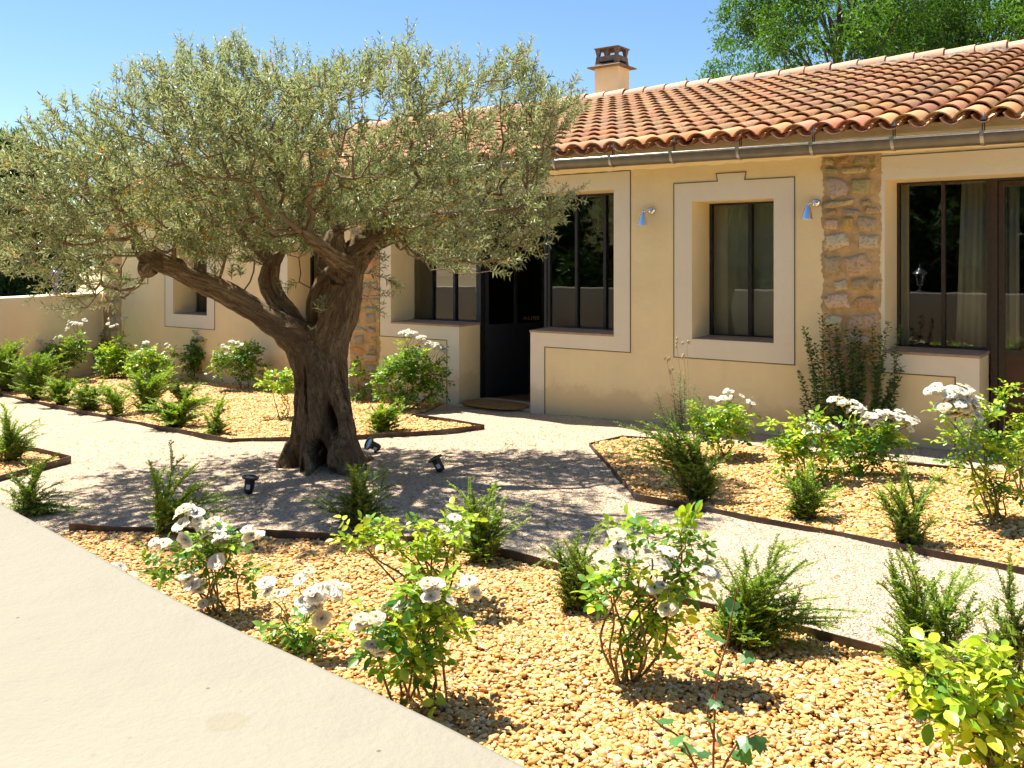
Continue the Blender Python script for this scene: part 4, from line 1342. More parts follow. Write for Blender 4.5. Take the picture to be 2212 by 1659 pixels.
hv = hollow(690, 1002, 15, 38, .36, -.25) + hollow(714, 912, 8, 30, .26, -.25) + hollow(690, 940, 4, 12, .02) + hollow(658, 850, 5, 60, .06, -.1) + hollow(655, 1010, 5, 22, .07) + hollow(742, 880, 5, 55, .05, -.3) + hollow(668, 690, 8, 14, .05) + hollow(583, 622, 9, 14, .06)
disp_v = nr * disp[:, None]; disp_v[:, 1] += hv
co2 = co + disp_v - np.array(OB)
me.vertices.foreach_set('co', co2.astype(np.float32).reshape(-1))
a = me.attributes.new('bc', 'FLOAT_VECTOR', 'POINT'); a.data.foreach_set('vector', (bcv * .55).astype(np.float32).reshape(-1))
a = me.attributes.new('bc2', 'FLOAT_VECTOR', 'POINT'); a.data.foreach_set('vector', (bcw * .55).astype(np.float32).reshape(-1))
a = me.attributes.new('bw', 'FLOAT', 'POINT'); a.data.foreach_set('value', trunkish.astype(np.float32))
me.polygons.foreach_set('use_smooth', np.ones(len(me.polygons), bool)); me.update()
me.materials.clear(); me.materials.append(M['bark'])
link('trunk', me, olive)

# crown: a volume over the limbs, grown as branches towards many shoots
SIL = [(-40, 490), (-25, 430), (50, 400), (75, 365), (120, 320), (160, 285), (215, 250), (262, 215), (330, 205), (372, 175), (440, 165), (480, 140), (520, 128), (580, 160), (620, 158), (655, 195), (720, 190), (790, 158), (870, 128), (940, 150), (1000, 175), (1050, 155), (1115, 135), (1148, 160), (1165, 215), (1225, 222), (1245, 255), (1190, 310), (1160, 370), (1165, 440), (1215, 440), (1160, 505), (1110, 562), (1040, 578), (960, 572), (905, 560), (850, 530), (800, 520), (760, 470), (700, 520), (650, 560), (600, 545), (560, 570), (500, 560), (470, 560), (400, 545), (360, 590), (300, 600), (255, 650), (215, 665), (165, 630), (140, 575), (60, 590), (-10, 540)]
SILn = np.array(SIL, float)
def sample_crown(k):
    out = []
    while len(out) < k:
        m_ = 4000
        P = np.stack([rg.uniform(-50, 1270, m_), rg.uniform(80, 690, m_)], 1)
        P = P[inside(P, SIL)]
        # distance from the outline decides how far the crown reaches in depth
        d = np.full(len(P), 1e9)
        for i in range(len(SIL)):
            a = SILn[i]; b = SILn[(i + 1) % len(SIL)]; ab = b - a
            t = np.clip(((P - a) @ ab) / (ab @ ab), 0, 1); d = np.minimum(d, np.linalg.norm(P - a - t[:, None] * ab, axis=1))
        half = 1.45 * np.sqrt(np.clip(1 - (1 - np.clip(d / 190, 0, 1)) ** 2, 0, 1)) * np.sqrt(np.clip(1 - ((P[:, 0] - 600) / 760) ** 2, .1, 1))
        dy = rg.uniform(-1, 1, len(P)); dy = np.sign(dy) * np.abs(dy) ** .75 * half
        for (x, y), q in zip(P, dy):
            # the tree keeps its real size: a point nearer to the lens is placed at the same X and Z
            v = at(x, y, TY); out.append((v.x, TY + q, v.z))
    rg.shuffle(out)
    return np.array(out[:k])
cand = sample_crown(5200)
# hanging and reaching twigs seen in the photograph
extra = []
for (x, y, q) in ((205, 640, -.3), (190, 665, -.3), (222, 660, -.25), (175, 620, -.4), (160, 590, -.3), (230, 610, -.2), (350, 600, -.5), (375, 610, -.5), (300, 590, -.5), (800, 590, -.1), (835, 600, -.1), (820, 560, -.2), (780, 620, .2), (790, 660, .3), (800, 640, .2), (1080, 570, -.4), (1100, 560, -.5), (1060, 585, -.4), (1150, 530, -.3), (1170, 480, -.3), (1215, 430, -.3), (1195, 445, -.35), (930, 560, -.6), (970, 580, -.5), (20, 300, 0), (5, 300, 0), (1225, 195, 0), (1140, 120, 0), (30, 540, -.3), (880, 540, -.4), (640, 610, .1), (700, 510, -.5), (880, 95, 0), (520, 95, 0), (400, 110, 0)):
    v = at(x, y, TY); extra.append((v.x, TY + q, v.z))
cand = np.concatenate([np.array(extra), cand])
lump = vnoise(cand * 1.9, 4)                                 # gaps between clumps of foliage
keep = (lump > np.where(cand[:, 0] < -2.4, -.06, -.36)) | (np.arange(len(cand)) < len(extra))
cand = cand[keep]
sel = []
for p in cand:
    if len(sel) == 0 or np.min(np.sum((np.array(sel) - p) ** 2, 1)) > .070 ** 2: sel.append(p)
sel = np.array(sel)
fork = np.array(tuple(at(690, 640, TY)))
sel = sel[np.argsort(np.linalg.norm((sel - fork) * [1, 1, 1.1], axis=1))]
NP_ = []; NPar = []; NCost = []
for nm, P, Rr in SK:
    if nm in ('core', 'b1', 'b2', 'b3', 'b4', 'b5'): continue
    for i, p in enumerate(P[::4]):
        if nm in ('left', 'right', 'mid') and i < 5: continue
        NP_.append(tuple(p)); NPar.append(-1); NCost.append(np.linalg.norm(np.array(tuple(p)) - fork) * .35)
nroot = len(NP_)
NPa = np.zeros((60000, 3)); NCa = np.zeros(60000); NPa[:nroot] = NP_; NCa[:nroot] = NCost; cnt = nroot
tips = []
for p in sel:
    d = np.linalg.norm(NPa[:cnt] - p, axis=1)
    below = np.clip(NPa[:cnt, 2] - p[2], 0, 1)
    j = int(np.argmin(d + .28 * NCa[:cnt] + .5 * below))
    a = NPa[j].copy(); L = d[j]; m_ = max(1, int(L / .07)); par = j
    side = rg.normal(0, .07 * L, 3)
    for k in range(1, m_ + 1):
        t = k / m_; q = a + (p - a) * t + side * math.sin(math.pi * t) + np.array([0, 0, -.10 * L * math.sin(math.pi * t)]) + (rg.normal(0, .006, 3) if k < m_ else 0)
        NPa[cnt] = q; NCa[cnt] = NCa[par] + L / m_; NPar.append(par); par = cnt; cnt += 1
    tips.append(par)
load = np.zeros(cnt); load[tips] = 1
for i in range(cnt - 1, nroot - 1, -1): load[NPar[i]] += load[i] + .02
rr_ = .0021 * np.maximum(load, .6) ** .47
children_ = {}
for i in range(nroot, cnt): children_.setdefault(NPar[i], []).append(i)
bm_ = MB()
seen = set()
def chain(start):
    P = [NPa[NPar[start]], NPa[start]]; Rl = [rr_[start] * 1.02, rr_[start]]; i = start
    while i in children_:
        ch = max(children_[i], key=lambda c: load[c])
        seen.add(ch); P.append(NPa[ch]); Rl.append(rr_[ch]); i = ch
    return P, Rl
for i in range(nroot, cnt):
    if i in seen: continue
    seen.add(i); P, Rl = chain(i)
    bm_.tube(np.array(P) - np.array(OB), Rl, 6 if max(Rl) > .008 else 4, cap=False)
bm_.build('branches', M['twig'], olive, True)
# shoots and leaves
lf = MB(); tw_ = MB()
LP = []; LD = []; LN = []; LL = []; LC = []
cen = np.array(tuple(at(640, 560, TY)))
def olive_shoot(p, d, L, sparse=1.0, dead=False):
    k = max(4, int(L / .021)); d = d / np.linalg.norm(d); cur = p.copy(); path = [cur.copy()]
    perp = unit(np.cross(d, rg.normal(size=3))); tone = rg.uniform(.8, 1.2)
    for i in range(k):
        d = d + rg.normal(0, .045, 3); d[2] += .012; d = d / np.linalg.norm(d); cur = cur + d * (L / k); path.append(cur.copy())
        perp = unit(perp - d * np.dot(perp, d)); q = np.cross(d, perp); perp, q = q, -perp
        if rg.random() > sparse: continue
        for sgn in (-1, 1):
            ld = d * rg.uniform(.45, .95) + perp * sgn * rg.uniform(.6, 1.0) + rg.normal(0, .18, 3)
            LP.append(cur.copy()); LD.append(ld); LN.append(d * .6 - perp * sgn * .6 + np.array([0, 0, .5]) + rg.normal(0, .4, 3)); LL.append(rg.uniform(.042, .073) * (1 - .30 * i / k))
            x = rg.random()
            if dead or x < .035: c = np.array((.62, .27, .03)) if rg.random() < .7 else np.array((.42, .2, .06))
            elif x < .07: c = np.array((.42, .36, .10))
            else: c = np.array((.26, .32, .155)) * rg.uniform(.6, 1.4) * tone + np.array((.03, .02, .0)) * rg.random()
            LC.append(c)
    tw_.tube(np.array(path[::3]) - np.array(OB), [.0016] * len(path[::3]), 3, cap=False)
for t in tips:
    p = NPa[t]; out = p - cen; out[1] *= 1.0
    d0 = p - NPa[NPar[t]]
    top = p[2] > 2.35
    base = unit(out) * .75 + unit(d0) * .6 + np.array([0, 0, (.65 if p[0] > -2.6 else .2) if top else .12])
    for k in range(rnd.choice([2, 3, 3])):
        d = base + rg.normal(0, .42, 3)
        olive_shoot(p, d, rnd.uniform(.09, .20), 1.0, rnd.random() < .010)
# a few long leaders against the sky
for (x, y, L) in ((1130, 130, .16), (1142, 170, .2), (520, 130, .22), (400, 150, .2), (470, 150, .16), (265, 190, .18), (150, 230, .14), (870, 125, .2), (905, 130, .15), (610, 140, .2), (640, 145, .18), (1240, 225, .12), (1000, 160, .2), (690, 190, .2), (70, 290, .15), (20, 330, .12), (285, 190, .16)):
    for _ in range(5):
        v = at(x + rnd.uniform(-14, 14), y + rnd.uniform(-8, 20), TY); p = np.array((v.x, TY + rnd.uniform(-.15, .15), v.z))
        olive_shoot(p, np.array((rg.normal(0, .22), rg.normal(0, .2), 1.0)), L * rnd.uniform(.7, 1.1))
# sucker sprigs on the limbs and trunk
for (x, y, q) in ((470, 600, -.3), (500, 605, -.3), (690, 665, -.2), (695, 680, -.2), (520, 600, -.28), (440, 560, -.3)):
    for _ in range(3):
        v = at(x, y, TY + q); olive_shoot(np.array(tuple(v)), np.array((rg.normal(.2, .3), -.4, .8)), rnd.uniform(.06, .12))
leaves(lf, np.array(LP) - np.array(OB), LD, LN, LL, np.array(LL) * rg.uniform(.20, .29, len(LL)), LC)
lf.build('foliage', M['olive'], olive)
tw_.build('twigs', M['twig'], olive, True)
print('olive leaves', len(LP), 'shoots', len(tips))

# ------------------------------------------------------------ small leaved shrubs
DARKG = (.11, .21, .035); MIDG = (.22, .38, .05); LIMEG = (.46, .58, .08)
def shrub(px, py, tips, label, dense=1.0, leafL=.0095, mound=None, Yo=0, col=MIDG, grp='small leaved evergreen shrubs in the pebble beds'):
    g = gnd(px, py); Y = g.y + Yo; g = Vector((g.x * Y / g.y, Y, float(tz(g.x * Y / g.y, Y))))
    k_ = Y / 2010
    o = empty('low_shrub', g, 0, label=label, cat='shrub', group=grp)
    st = MB(); lf = MB(); P_, D_, N_, L_, C_ = [], [], [], [], []
    far = Y > 6.3; lead = leafL * (1.10 if Y < 5 else 1.5 if Y < 8 else 2.1); step = (.0058 if Y < 5 else .0078 if Y < 8 else .011) / dense
    def leafy(path, c0):
        A = np.array(path); seg = np.linalg.norm(np.diff(A, axis=0), axis=1); tot = seg.sum(); cum = np.concatenate([[0], np.cumsum(seg)])
        m_ = max(3, int(tot / step)); s = np.linspace(.02, 1, m_) * tot
        Q = np.stack([np.interp(s, cum, A[:, i]) for i in range(3)], 1); T = unit(np.gradient(Q, axis=0))
        up = np.array([0, 0, 1.0]); S = unit(np.cross(T, up) + 1e-4); U = np.cross(S, T)
        for sg in (-1, 1):
            dd = S * sg * 1.0 + T * .55 + U * .35 + rg.normal(0, .25, Q.shape)
            P_.append(Q); D_.append(dd); N_.append(U + rg.normal(0, .35, Q.shape)); f = (s / tot)[:, None]
            L_.append(lead * rg.uniform(.75, 1.2, m_)); C_.append((np.array(c0) * (1 - f * .5) + np.array(LIMEG) * f * .35) * rg.uniform(.75, 1.25, (m_, 1)))
    tl = []
    if Y > 8 and mound: mound = (mound[0] * 1.35, mound[1] * 1.25, int(mound[2] * 1.6))
    for t in tips:
        dy = t[2] if len(t) > 2 else rnd.uniform(-.12, .12)
        v = at(t[0], t[1], Y) - g; v.y += dy; tl.append((v, True))
        for _ in range(1 if mound and Y < 8 else 0):
            v2 = (at(t[0] + rnd.gauss(0, 13), t[1] + rnd.gauss(0, 10), Y) - g) * rnd.uniform(.55, .95); v2.y += dy + rnd.gauss(0, .05); tl.append((v2, rnd.random() < .6))
    if mound:
        mr, mh, mn = mound
        for _ in range(mn):
            a = rnd.uniform(0, 6.283); r = mr * k_ * math.sqrt(rnd.random()); h = mh * k_ * rnd.uniform(.45, 1.0) * (1 - .4 * (r / (mr * k_)) ** 2)
            tl.append((Vector((r * math.cos(a), r * math.sin(a), h)), False))
    for v, big in tl:
        L = v.length; b0 = Vector((rnd.uniform(-.06, .06), rnd.uniform(-.05, .05), 0))
        bow = Vector((-v.x * .25, -v.y * .25, L * .16)) if big else Vector((0, 0, L * .1))
        pts = [b0, b0.lerp(v, .35) + bow * .8 + Vector([rnd.gauss(0, .02 * L) for _ in range(3)]), b0.lerp(v, .7) + bow * .6 + Vector([rnd.gauss(0, .02 * L) for _ in range(3)]), v]
        path = [np.array(tuple(p)) for p in cat(pts, 5)]
        st.tube(path, np.linspace(.0035, .0010, len(path)), 4, cap=False)
        c0 = DARKG if rnd.random() < .3 else col
        if big:
            for _ in range(2):
                i = rnd.randrange(4, len(path) - 5); p = path[i]; T = unit(path[i + 1] - path[i]); d = unit(T + rg.normal(0, .5, 3)); Lb = L * rnd.uniform(.2, .4)
                q = [p, p + d * Lb * .5 + np.array([0, 0, .04 * Lb]), p + d * Lb]; st.tube(q, [.002, .0015, .0008], 3, cap=False); leafy(q, c0)
                for k in range(int(Lb / .03)):
                    pp = p + d * Lb * (.15 + .8 * k / max(1, int(Lb / .03))); dd = unit(d * .8 + rg.normal(0, .7, 3)); le = rnd.uniform(.02, .05); leafy([pp, pp + dd * le * .5, pp + dd * le], c0)
        leafy(path[4:], c0)
        n_side = int(L / (.022 if Y < 8 else .028) * dense)
        for k in range(n_side):
            f = .22 + .74 * k / max(1, n_side); i = min(len(path) - 2, int(f * (len(path) - 1))); p = path[i]; T = unit(path[i + 1] - path[i])
            s = unit(np.cross(T, [0, 0, 1.0]) + 1e-4) * (1 if k % 2 else -1); Ls = rnd.uniform(.35, 1) * min(.13, .34 * L) * (1.15 - f)
            d = s * 1.0 + T * .75 + rg.normal(0, .35, 3); d = unit(d)
            q1 = p + d * Ls * .5 + np.array([0, 0, .05 * Ls]); q2 = p + d * Ls + np.array([0, 0, -.02 * Ls]) + T * .12 * Ls
            sp = [p, q1, q2]; st.tube(sp, [.0012, .001, .0007], 3, cap=False); leafy(sp, c0)
    st.build('stems', M['woody'], o, True)
    leaves(lf, np.concatenate(P_), np.concatenate(D_), np.concatenate(N_), np.concatenate(L_), np.concatenate(L_) * .62, np.concatenate(C_))
    lf.build('foliage', M['smallleaf'], o)
    return o
def fan(px, py, w, h, n, lean=0):
    w *= 1.45; h *= 1.2; n = int(n * 1.9)
    return [(px + lean * h + w * rnd.uniform(-1, 1), py - h * rnd.uniform(.55, 1.0), rnd.uniform(-.2, .15)) for _ in range(n)]
# far left bed, front row
shrub(15, 850, fan(15, 850, 55, 105, 16) + [(32, 750), (4, 765), (52, 790)], 'tall feathery shrub at the far left edge of the left bed', mound=(55, 70, 18))
shrub(76, 866, fan(76, 866, 50, 95, 16) + [(66, 762), (85, 790)], 'feathery shrub second from the left edge in the left bed', mound=(45, 60, 18))
shrub(134, 876, fan(134, 876, 40, 55, 14), 'low rounded shrub between the feathery shrubs and the dark one', mound=(42, 42, 16))
shrub(189, 890, fan(189, 890, 36, 50, 14), 'small dark green shrub, fourth along the left bed edging', mound=(34, 36, 18), col=DARKG)
shrub(256, 903, fan(256, 903, 42, 58, 13), 'sparse brownish shrub, fifth along the left bed edging', mound=(30, 30, 8), dense=.8)
shrub(322, 893, fan(322, 893, 48, 85, 16) + [(315, 800), (350, 815)], 'taller loose shrub behind the edging, left of the bright one', mound=(36, 45, 12))
shrub(380, 924, fan(380, 924, 62, 58, 18, .15), 'wide bright green shrub at the left bed edging, below the single roses', mound=(52, 38, 24))
shrub(466, 940, [(487, 852), (478, 870), (500, 880), (450, 885), (440, 900), (505, 905), (470, 895), (492, 915), (437, 918), (460, 880)], 'narrow shrub with an upright spike, left of the olive trunk', mound=(26, 28, 12))
shrub(396, 872, fan(396, 872, 34, 34, 10), 'dark blue green tuft behind the bright green shrub', mound=(26, 50, 14), col=(.04, .09, .045))
shrub(826, 937, fan(826, 937, 44, 55, 14, .1) + [(862, 862), (792, 905)], 'feathery shrub right of the olive trunk in the corner of the left bed', mound=(38, 34, 18))
# triangular bed
shrub(28, 1000, [(8, 868), (30, 880), (52, 905), (75, 925), (90, 940), (-10, 900), (62, 950), (20, 900), (85, 965), (40, 925), (-20, 930), (100, 900)], 'large arching shrub in the triangular bed at the left edge', mound=(60, 75, 34))
shrub(62, 1110, [(111, 985), (95, 1010), (127, 1049), (62, 1000), (30, 1035), (10, 1020), (150, 1075), (182, 1105), (140, 1120), (-10, 1060), (60, 1050), (165, 1130), (195, 1120), (110, 1090)], 'spiky shrub rising behind the wall edge, left of the white rose', mound=(60, 30, 16))
# right hand bed
shrub(1508, 1088, [(1318, 905), (1340, 925), (1362, 900), (1390, 935), (1405, 890), (1330, 950), (1380, 965), (1420, 940), (1440, 900), (1450, 960), (1470, 930), (1500, 940), (1525, 960), (1560, 990), (1545, 1020), (1400, 1000), (1590, 970), (1575, 1030), (1420, 1010), (1350, 975)], 'big dark shrub leaning left over the path, at the corner of the right bed', mound=(50, 75, 46), col=DARKG)
shrub(1742, 1125, [(1753, 985), (1740, 1010), (1671, 1018), (1690, 1040), (1720, 1020), (1775, 1020), (1800, 1050), (1815, 1075), (1700, 1070), (1680, 1100), (1835, 1060), (1760, 1040)], 'upright shrub in the middle of the right bed', mound=(50, 55, 34))
shrub(1965, 1180, [(1877, 1063), (1895, 1040), (1907, 1025), (1900, 1085), (1920, 1060), (1956, 1000), (1962, 1040), (1990, 1060), (2027, 1045), (2020, 1090), (1885, 1100), (1940, 1080), (2040, 1110), (2070, 1020)], 'shrub with scattered spikes, nearest to the path in the right bed', mound=(46, 70, 42))
# front bed
shrub(360, 1162, [(324, 993), (393, 990), (426, 1002), (484, 1024), (545, 1078), (520, 1100), (440, 1040), (360, 1060), (330, 1110), (410, 1060), (470, 1090), (345, 1040), (395, 1110), (500, 1060)], 'loose arching shrub behind the white rose at the front left', mound=(34, 30, 12))
shrub(780, 1148, [(676, 1067), (705, 1090), (775, 994), (760, 1020), (800, 1010), (836, 1026), (873, 1050), (850, 1070), (690, 1115), (790, 1060), (820, 1080), (735, 1060), (730, 1100), (650, 1075), (860, 1100)], 'dark open shrub below the trunk, left of the lime green rose', mound=(40, 35, 14), col=DARKG)
shrub(1035, 1215, [(965, 1045), (1020, 1060), (1065, 1048), (1100, 1075), (1150, 1090), (1120, 1130), (985, 1090), (1080, 1110), (1010, 1080), (1140, 1120), (1100, 1160), (960, 1100), (1050, 1090), (1085, 1180)], 'bushy shrub hanging over the edging, right of the lime green rose', mound=(70, 80, 46))
shrub(1250, 1322, [(1160, 1178), (1185, 1190), (1215, 1150), (1205, 1200), (1240, 1180), (1255, 1160), (1280, 1210), (1200, 1240), (1190, 1280), (1300, 1120), (1230, 1210)], 'dark rounded shrub left of the tall front rose', mound=(52, 95, 50), col=DARKG)
shrub(1607, 1405, [(1570, 1222), (1600, 1240), (1619, 1200), (1697, 1178), (1680, 1215), (1762, 1178), (1777, 1217), (1740, 1240), (1861, 1305), (1830, 1320), (1800, 1280), (1840, 1356), (1805, 1364), (1770, 1330), (1752, 1300), (1650, 1250), (1540, 1290), (1525, 1330), (1720, 1290), (1760, 1380), (1700, 1350), (1690, 1400), (1560, 1260)], 'large shrub with fishbone twigs reaching right across the path edge', mound=(85, 110, 56))
shrub(2000, 1530, [(1918, 1182), (1925, 1230), (1979, 1190), (1891, 1254), (1870, 1340), (1890, 1370), (1880, 1410), (2061, 1235), (2040, 1280), (2112, 1223), (2100, 1260), (2155, 1262), (2140, 1300), (1960, 1300), (1945, 1350), (2000, 1330), (2080, 1340), (1900, 1300), (2010, 1260), (1990, 1400), (1930, 1430)], 'tall spiky shrub at the right, behind the lime green rose', mound=(70, 120, 56), col=MIDG)
shrub(2180, 1500, [(2160, 1285), (2135, 1320), (2190, 1300), (2205, 1270), (2230, 1310), (2150, 1360), (2120, 1390), (2210, 1350), (2185, 1240), (2170, 1340)], 'dark shrub cut off by the right edge of the picture', mound=(60, 80, 40), col=DARKG)

# ------------------------------------------------------------ roses
TINT = {4: (1, .95, .82)}
def petal_flower(full=True, seed=0):
    r = np.random.default_rng(seed); mb = MB()
    rings = ((6, 1.0, .12), (5, .80, .42), (4, .52, .85)) if full else ((5, 1.0, .2), (4, .7, .6))
    for (cnt_, L, tilt) in rings:
        off = r.uniform(0, 6)
        for k in range(cnt_):
            a = off + 2 * math.pi * k / cnt_ + r.normal(0, .15); tl = tilt + r.normal(0, .14); Lk = L * r.uniform(.85, 1.12); wd_ = .62 * Lk
            d = np.array((math.cos(a), math.sin(a), 0)); s = np.array((-math.sin(a), math.cos(a), 0)); up = np.array((0, 0, 1.0))
            V = []; nu, nv = 4, 4
            for i in range(nu + 1):
                f = i / nu; ang = tl * (1 - .55 * f); wv = wd_ * math.sin(math.pi * min(1, .12 + .80 * f)) ** .6 * (1 if f < .85 else .8)
                rad = Lk * f
                for j in range(nv + 1):
                    g_ = j / nv * 2 - 1
                    V.append(d * (rad * math.cos(ang) - (.08 * g_ * g_ * Lk if f > .6 else 0)) + up * (rad * math.sin(ang) + .13 * Lk * g_ * g_ * f + r.normal(0, .035) * f - .10 * f * f * Lk) + s * g_ * wv)
            F = [(i * 5 + j, (i + 1) * 5 + j, (i + 1) * 5 + j + 1, i * 5 + j + 1) for i in range(nu) for j in range(nv)]
            c = np.tile(np.array((.93, .925, .88)), (25, 1)) * r.uniform(.97, 1.0); c[:5] = (.62, .56, .26); c[5:10] = (.80, .77, .60)
            mb.add(V, F, np.clip(c * np.array(TINT.get(seed, (1, 1, 1))), 0, .92))
    for k in range(14):
        a = r.uniform(0, 6.28); q = r.uniform(.03, .2); mb.tube([(0, 0, .05), (q * math.cos(a), q * math.sin(a), r.uniform(.18, .3))], [.012, .02], 3, (.62, .38, .08))
    me = mb.mesh('flower', True); me.materials.append(M['petal']); return me
FL = [petal_flower(True, i) for i in range(5)]; FS = [petal_flower(False, 20 + i) for i in range(3)]
BUD = MB(); BUD.lathe([(0, -.1), (.16, 0), (.24, .25), (.2, .55), (0, .9)], 7, None, (.70, .66, .48)); BUDM = BUD.mesh('bud', True); BUDM.materials.append(M['petal'])
RG = 'white rose bushes in the pebble beds'
def rose(px, py, blobs, flowers, label, lime=.5, size=.042, Yo=0, ncane=5, base_r=.03, fr=.036, dens=1.0):
    """blobs: (px, py, r_px, weight) leafy masses; flowers: (px, py[, n]) blooms, all standing over the base"""
    g = gnd(px, py); Y = g.y + Yo; g = Vector((g.x * Y / g.y, Y, float(tz(g.x * Y / g.y, Y)))); k_ = Y / 2010
    o = empty('rose_bush', g, 0, label=label, cat='rose bush', group=RG)
    st = MB(); lf = MB(); nodes = []
    bl = []
    for b in blobs:
        dy = rnd.uniform(-.5, .5) * b[2] * k_; c = at(b[0], b[1], Y) - g; c.y += dy; bl.append((c, b[2] * k_ * (1.25 if Y > 8 else 1.0), b[3] if len(b) > 3 else 1.0))
    def cane(a, b, r0, r1, bow=.1):
        L = (b - a).length; m1 = a.lerp(b, .35) + Vector((rnd.gauss(0, bow * L), rnd.gauss(0, bow * L), .03 * L)); m2 = a.lerp(b, .7) + Vector((rnd.gauss(0, bow * L * .6), rnd.gauss(0, bow * L * .6), .05 * L))
        P = cat([a, m1, m2, b], 4); st.tube(P, np.linspace(r0, r1, len(P)), 5 if Y < 6 else 4, cap=False); return P
    bases = [Vector((rnd.gauss(0, base_r), rnd.gauss(0, base_r), -.02)) for _ in range(ncane)]
    hub = []
    sz = size * (1.0 if Y < 6 else 1.12)
    LP, LD, LN, LL, LC = [], [], [], [], []
    pal_ = [np.array((.06, .19, .03)), np.array((.13, .30, .035)), np.array((.28, .47, .04)), np.array((.50, .62, .05))]
    def compound(p, d, hgt):
        """leaf of five leaflets"""
        d = unit(d); side = unit(np.cross(d, [0, 0, 1.0]) + rg.normal(0, .15, 3)); up = np.cross(side, d)
        if up[2] < 0: up = -up; side = -side
        s = sz * rg.uniform(.6, 1.2); L = s * 2.0
        x = rg.random() + (lime - .5) * 1.0 + .15 * hgt
        c0 = pal_[0 if x < .25 else 1 if x < .55 else 2 if x < .85 else 3] * rg.uniform(.85, 1.15)
        if rg.random() < .02: c0 = np.array((.5, .42, .05))
        for (f, sg, q) in ((.42, -1, .75), (.42, 1, .75), (.78, -1, .9), (.78, 1, .9), (1.0, 0, 1.05)):
            LP.append(p + d * L * f + np.array([0, 0, -.10 * L * f * f])); LD.append(d * (.35 if sg else 1) + side * sg + np.array([0, 0, rg.normal(-.1, .25)]) + rg.normal(0, .12, 3)); LN.append(up + rg.normal(0, .35, 3)); LL.append(s * q); LC.append(c0 * rg.uniform(.9, 1.1))
        if Y < 5.5: st.tube([p, p + d * L], [.0012, .0008], 3, cap=False)
    paths = []
    for i, (c, r, w) in enumerate(bl):
        P = cane(rnd.choice(bases), c, .0055, .0028); paths.append(P); hub.append((c, r))
        n_ = int(w * dens * (21 if Y < 6 else 38) * (r / .10) ** 1.7) + 9
        nt = max(2, n_ // 7)
        for _ in range(nt):
            v = Vector(rdir(1, .25)[0]) * r * rnd.uniform(.35, 1.0); q = c + v
            S = cane(c + v * .1, q, .0022, .0012, .06)
            for k in range(7):
                j = rnd.randrange(len(S) // 2, len(S)); p = np.array(tuple(S[j])) + rg.normal(0, .006, 3)
                d = rg.normal(0, .7, 3) + np.array(tuple(v.normalized())) * .7; d[2] = d[2] * .45 - .05
                compound(p, d, (q.z - c.z) / max(r, .01))
    for P in paths:                # a few leaves low on the canes
        for j in range(len(P) // 3, len(P), 2):
            if rnd.random() < .55: compound(np.array(tuple(P[j])), rg.normal(0, 1, 3) * [1, 1, .3], -.5)
    for f in flowers:
        m_ = f[2] if len(f) > 2 else 1; c = at(f[0], f[1], Y) - g; c.y += rnd.uniform(-.13, -.02)
        src = min(hub, key=lambda h: (h[0] - c).length) if hub else (bases[0], .1)
        S = cane(src[0] if hub else rnd.choice(bases), c - Vector((0, 0, .03)), .003, .0018, .05)
        rr = fr * (.55 + .28 * math.sqrt(m_))
        for k in range(m_):
            q = c + (Vector((rnd.gauss(0, 1), rnd.gauss(0, .7), rnd.gauss(0, .55))) * rr * .62 if m_ > 1 else Vector((0, 0, 0)))
            out = (q - c) * .8 + Vector((rnd.gauss(0, .018), -.03, .08)); qt = out.to_track_quat('Z', 'Y')
            me_ = rnd.choice(FL if Y < 7 else FS); fo = link('flower', me_, o); fo.location = q; fo.rotation_euler = qt.to_euler(); s = fr * rnd.uniform(.62, 1.0); fo.scale = (s, s, s)
            if m_ > 1: st.tube([c - Vector((0, 0, .03)), q - Vector((0, 0, .004))], [.0012, .001], 3, cap=False)
        if rnd.random() < .4:
            bo = link('bud', BUDM, o); bo.location = c + Vector((rnd.gauss(0, .03), rnd.gauss(0, .02), .03)); s = .02; bo.scale = (s, s, s)
            st.tube([c - Vector((0, 0, .03)), bo.location], [.001, .001], 3, cap=False)
    st.build('canes', M['cane'], o, True)
    leaves(lf, np.array(LP), np.array(LD), np.array(LN), np.array(LL), np.array(LL) * rg.uniform(.52, .66, len(LL)), np.array(LC), broad=True)
    lf.build('foliage', M['roseleaf'], o, True)
    return o
# far left bed, back row
rose(135, 825, [(125, 765, 26), (155, 760, 26), (140, 790, 24, .7), (105, 760, 16, .7), (170, 735, 18)], [(90, 738, 4), (122, 735, 6), (137, 729, 5), (152, 709, 4), (160, 697, 8), (175, 697, 7), (187, 692, 5)], 'tall white rose at the far left, in front of the low tan wall', .45)
rose(193, 802, [(190, 755, 26), (205, 770, 24), (180, 780, 22, .7), (212, 740, 18, .8)], [(195, 734, 6), (200, 728, 3), (196, 706, 7), (203, 700, 4)], 'tall white rose beside the stone corner of the house', .45)
rose(256, 818, [(245, 770, 28, 1.2), (270, 775, 26, 1.2), (285, 790, 24, 1), (235, 795, 22), (262, 740, 10, .6)], [(269, 791, 2), (271, 688, 5), (255, 700, 2), (240, 697, 3), (266, 745, 1), (243, 706, 2)], 'lime green rose with one tall flowering cane against the stone corner', .75)
rose(322, 832, [(310, 775, 28, 1.1), (335, 780, 28), (300, 800, 22), (345, 800, 24), (368, 765, 10, .5)], [(311, 738, 3), (322, 741, 3), (299, 745, 1), (304, 760, 3), (336, 755, 1), (367, 743, 4), (371, 771, 2), (345, 790, 1)], 'wide lime rose with cream blooms left of the small deep window', .7)
rose(420, 825, [(405, 775, 20), (430, 765, 22), (440, 785, 20, .8), (418, 800, 18, .5), (434, 742, 9, .6)], [(427, 716, 5), (433, 721, 5), (440, 729, 6), (445, 735, 3)], 'slender white rose directly below the small deep window', .35)
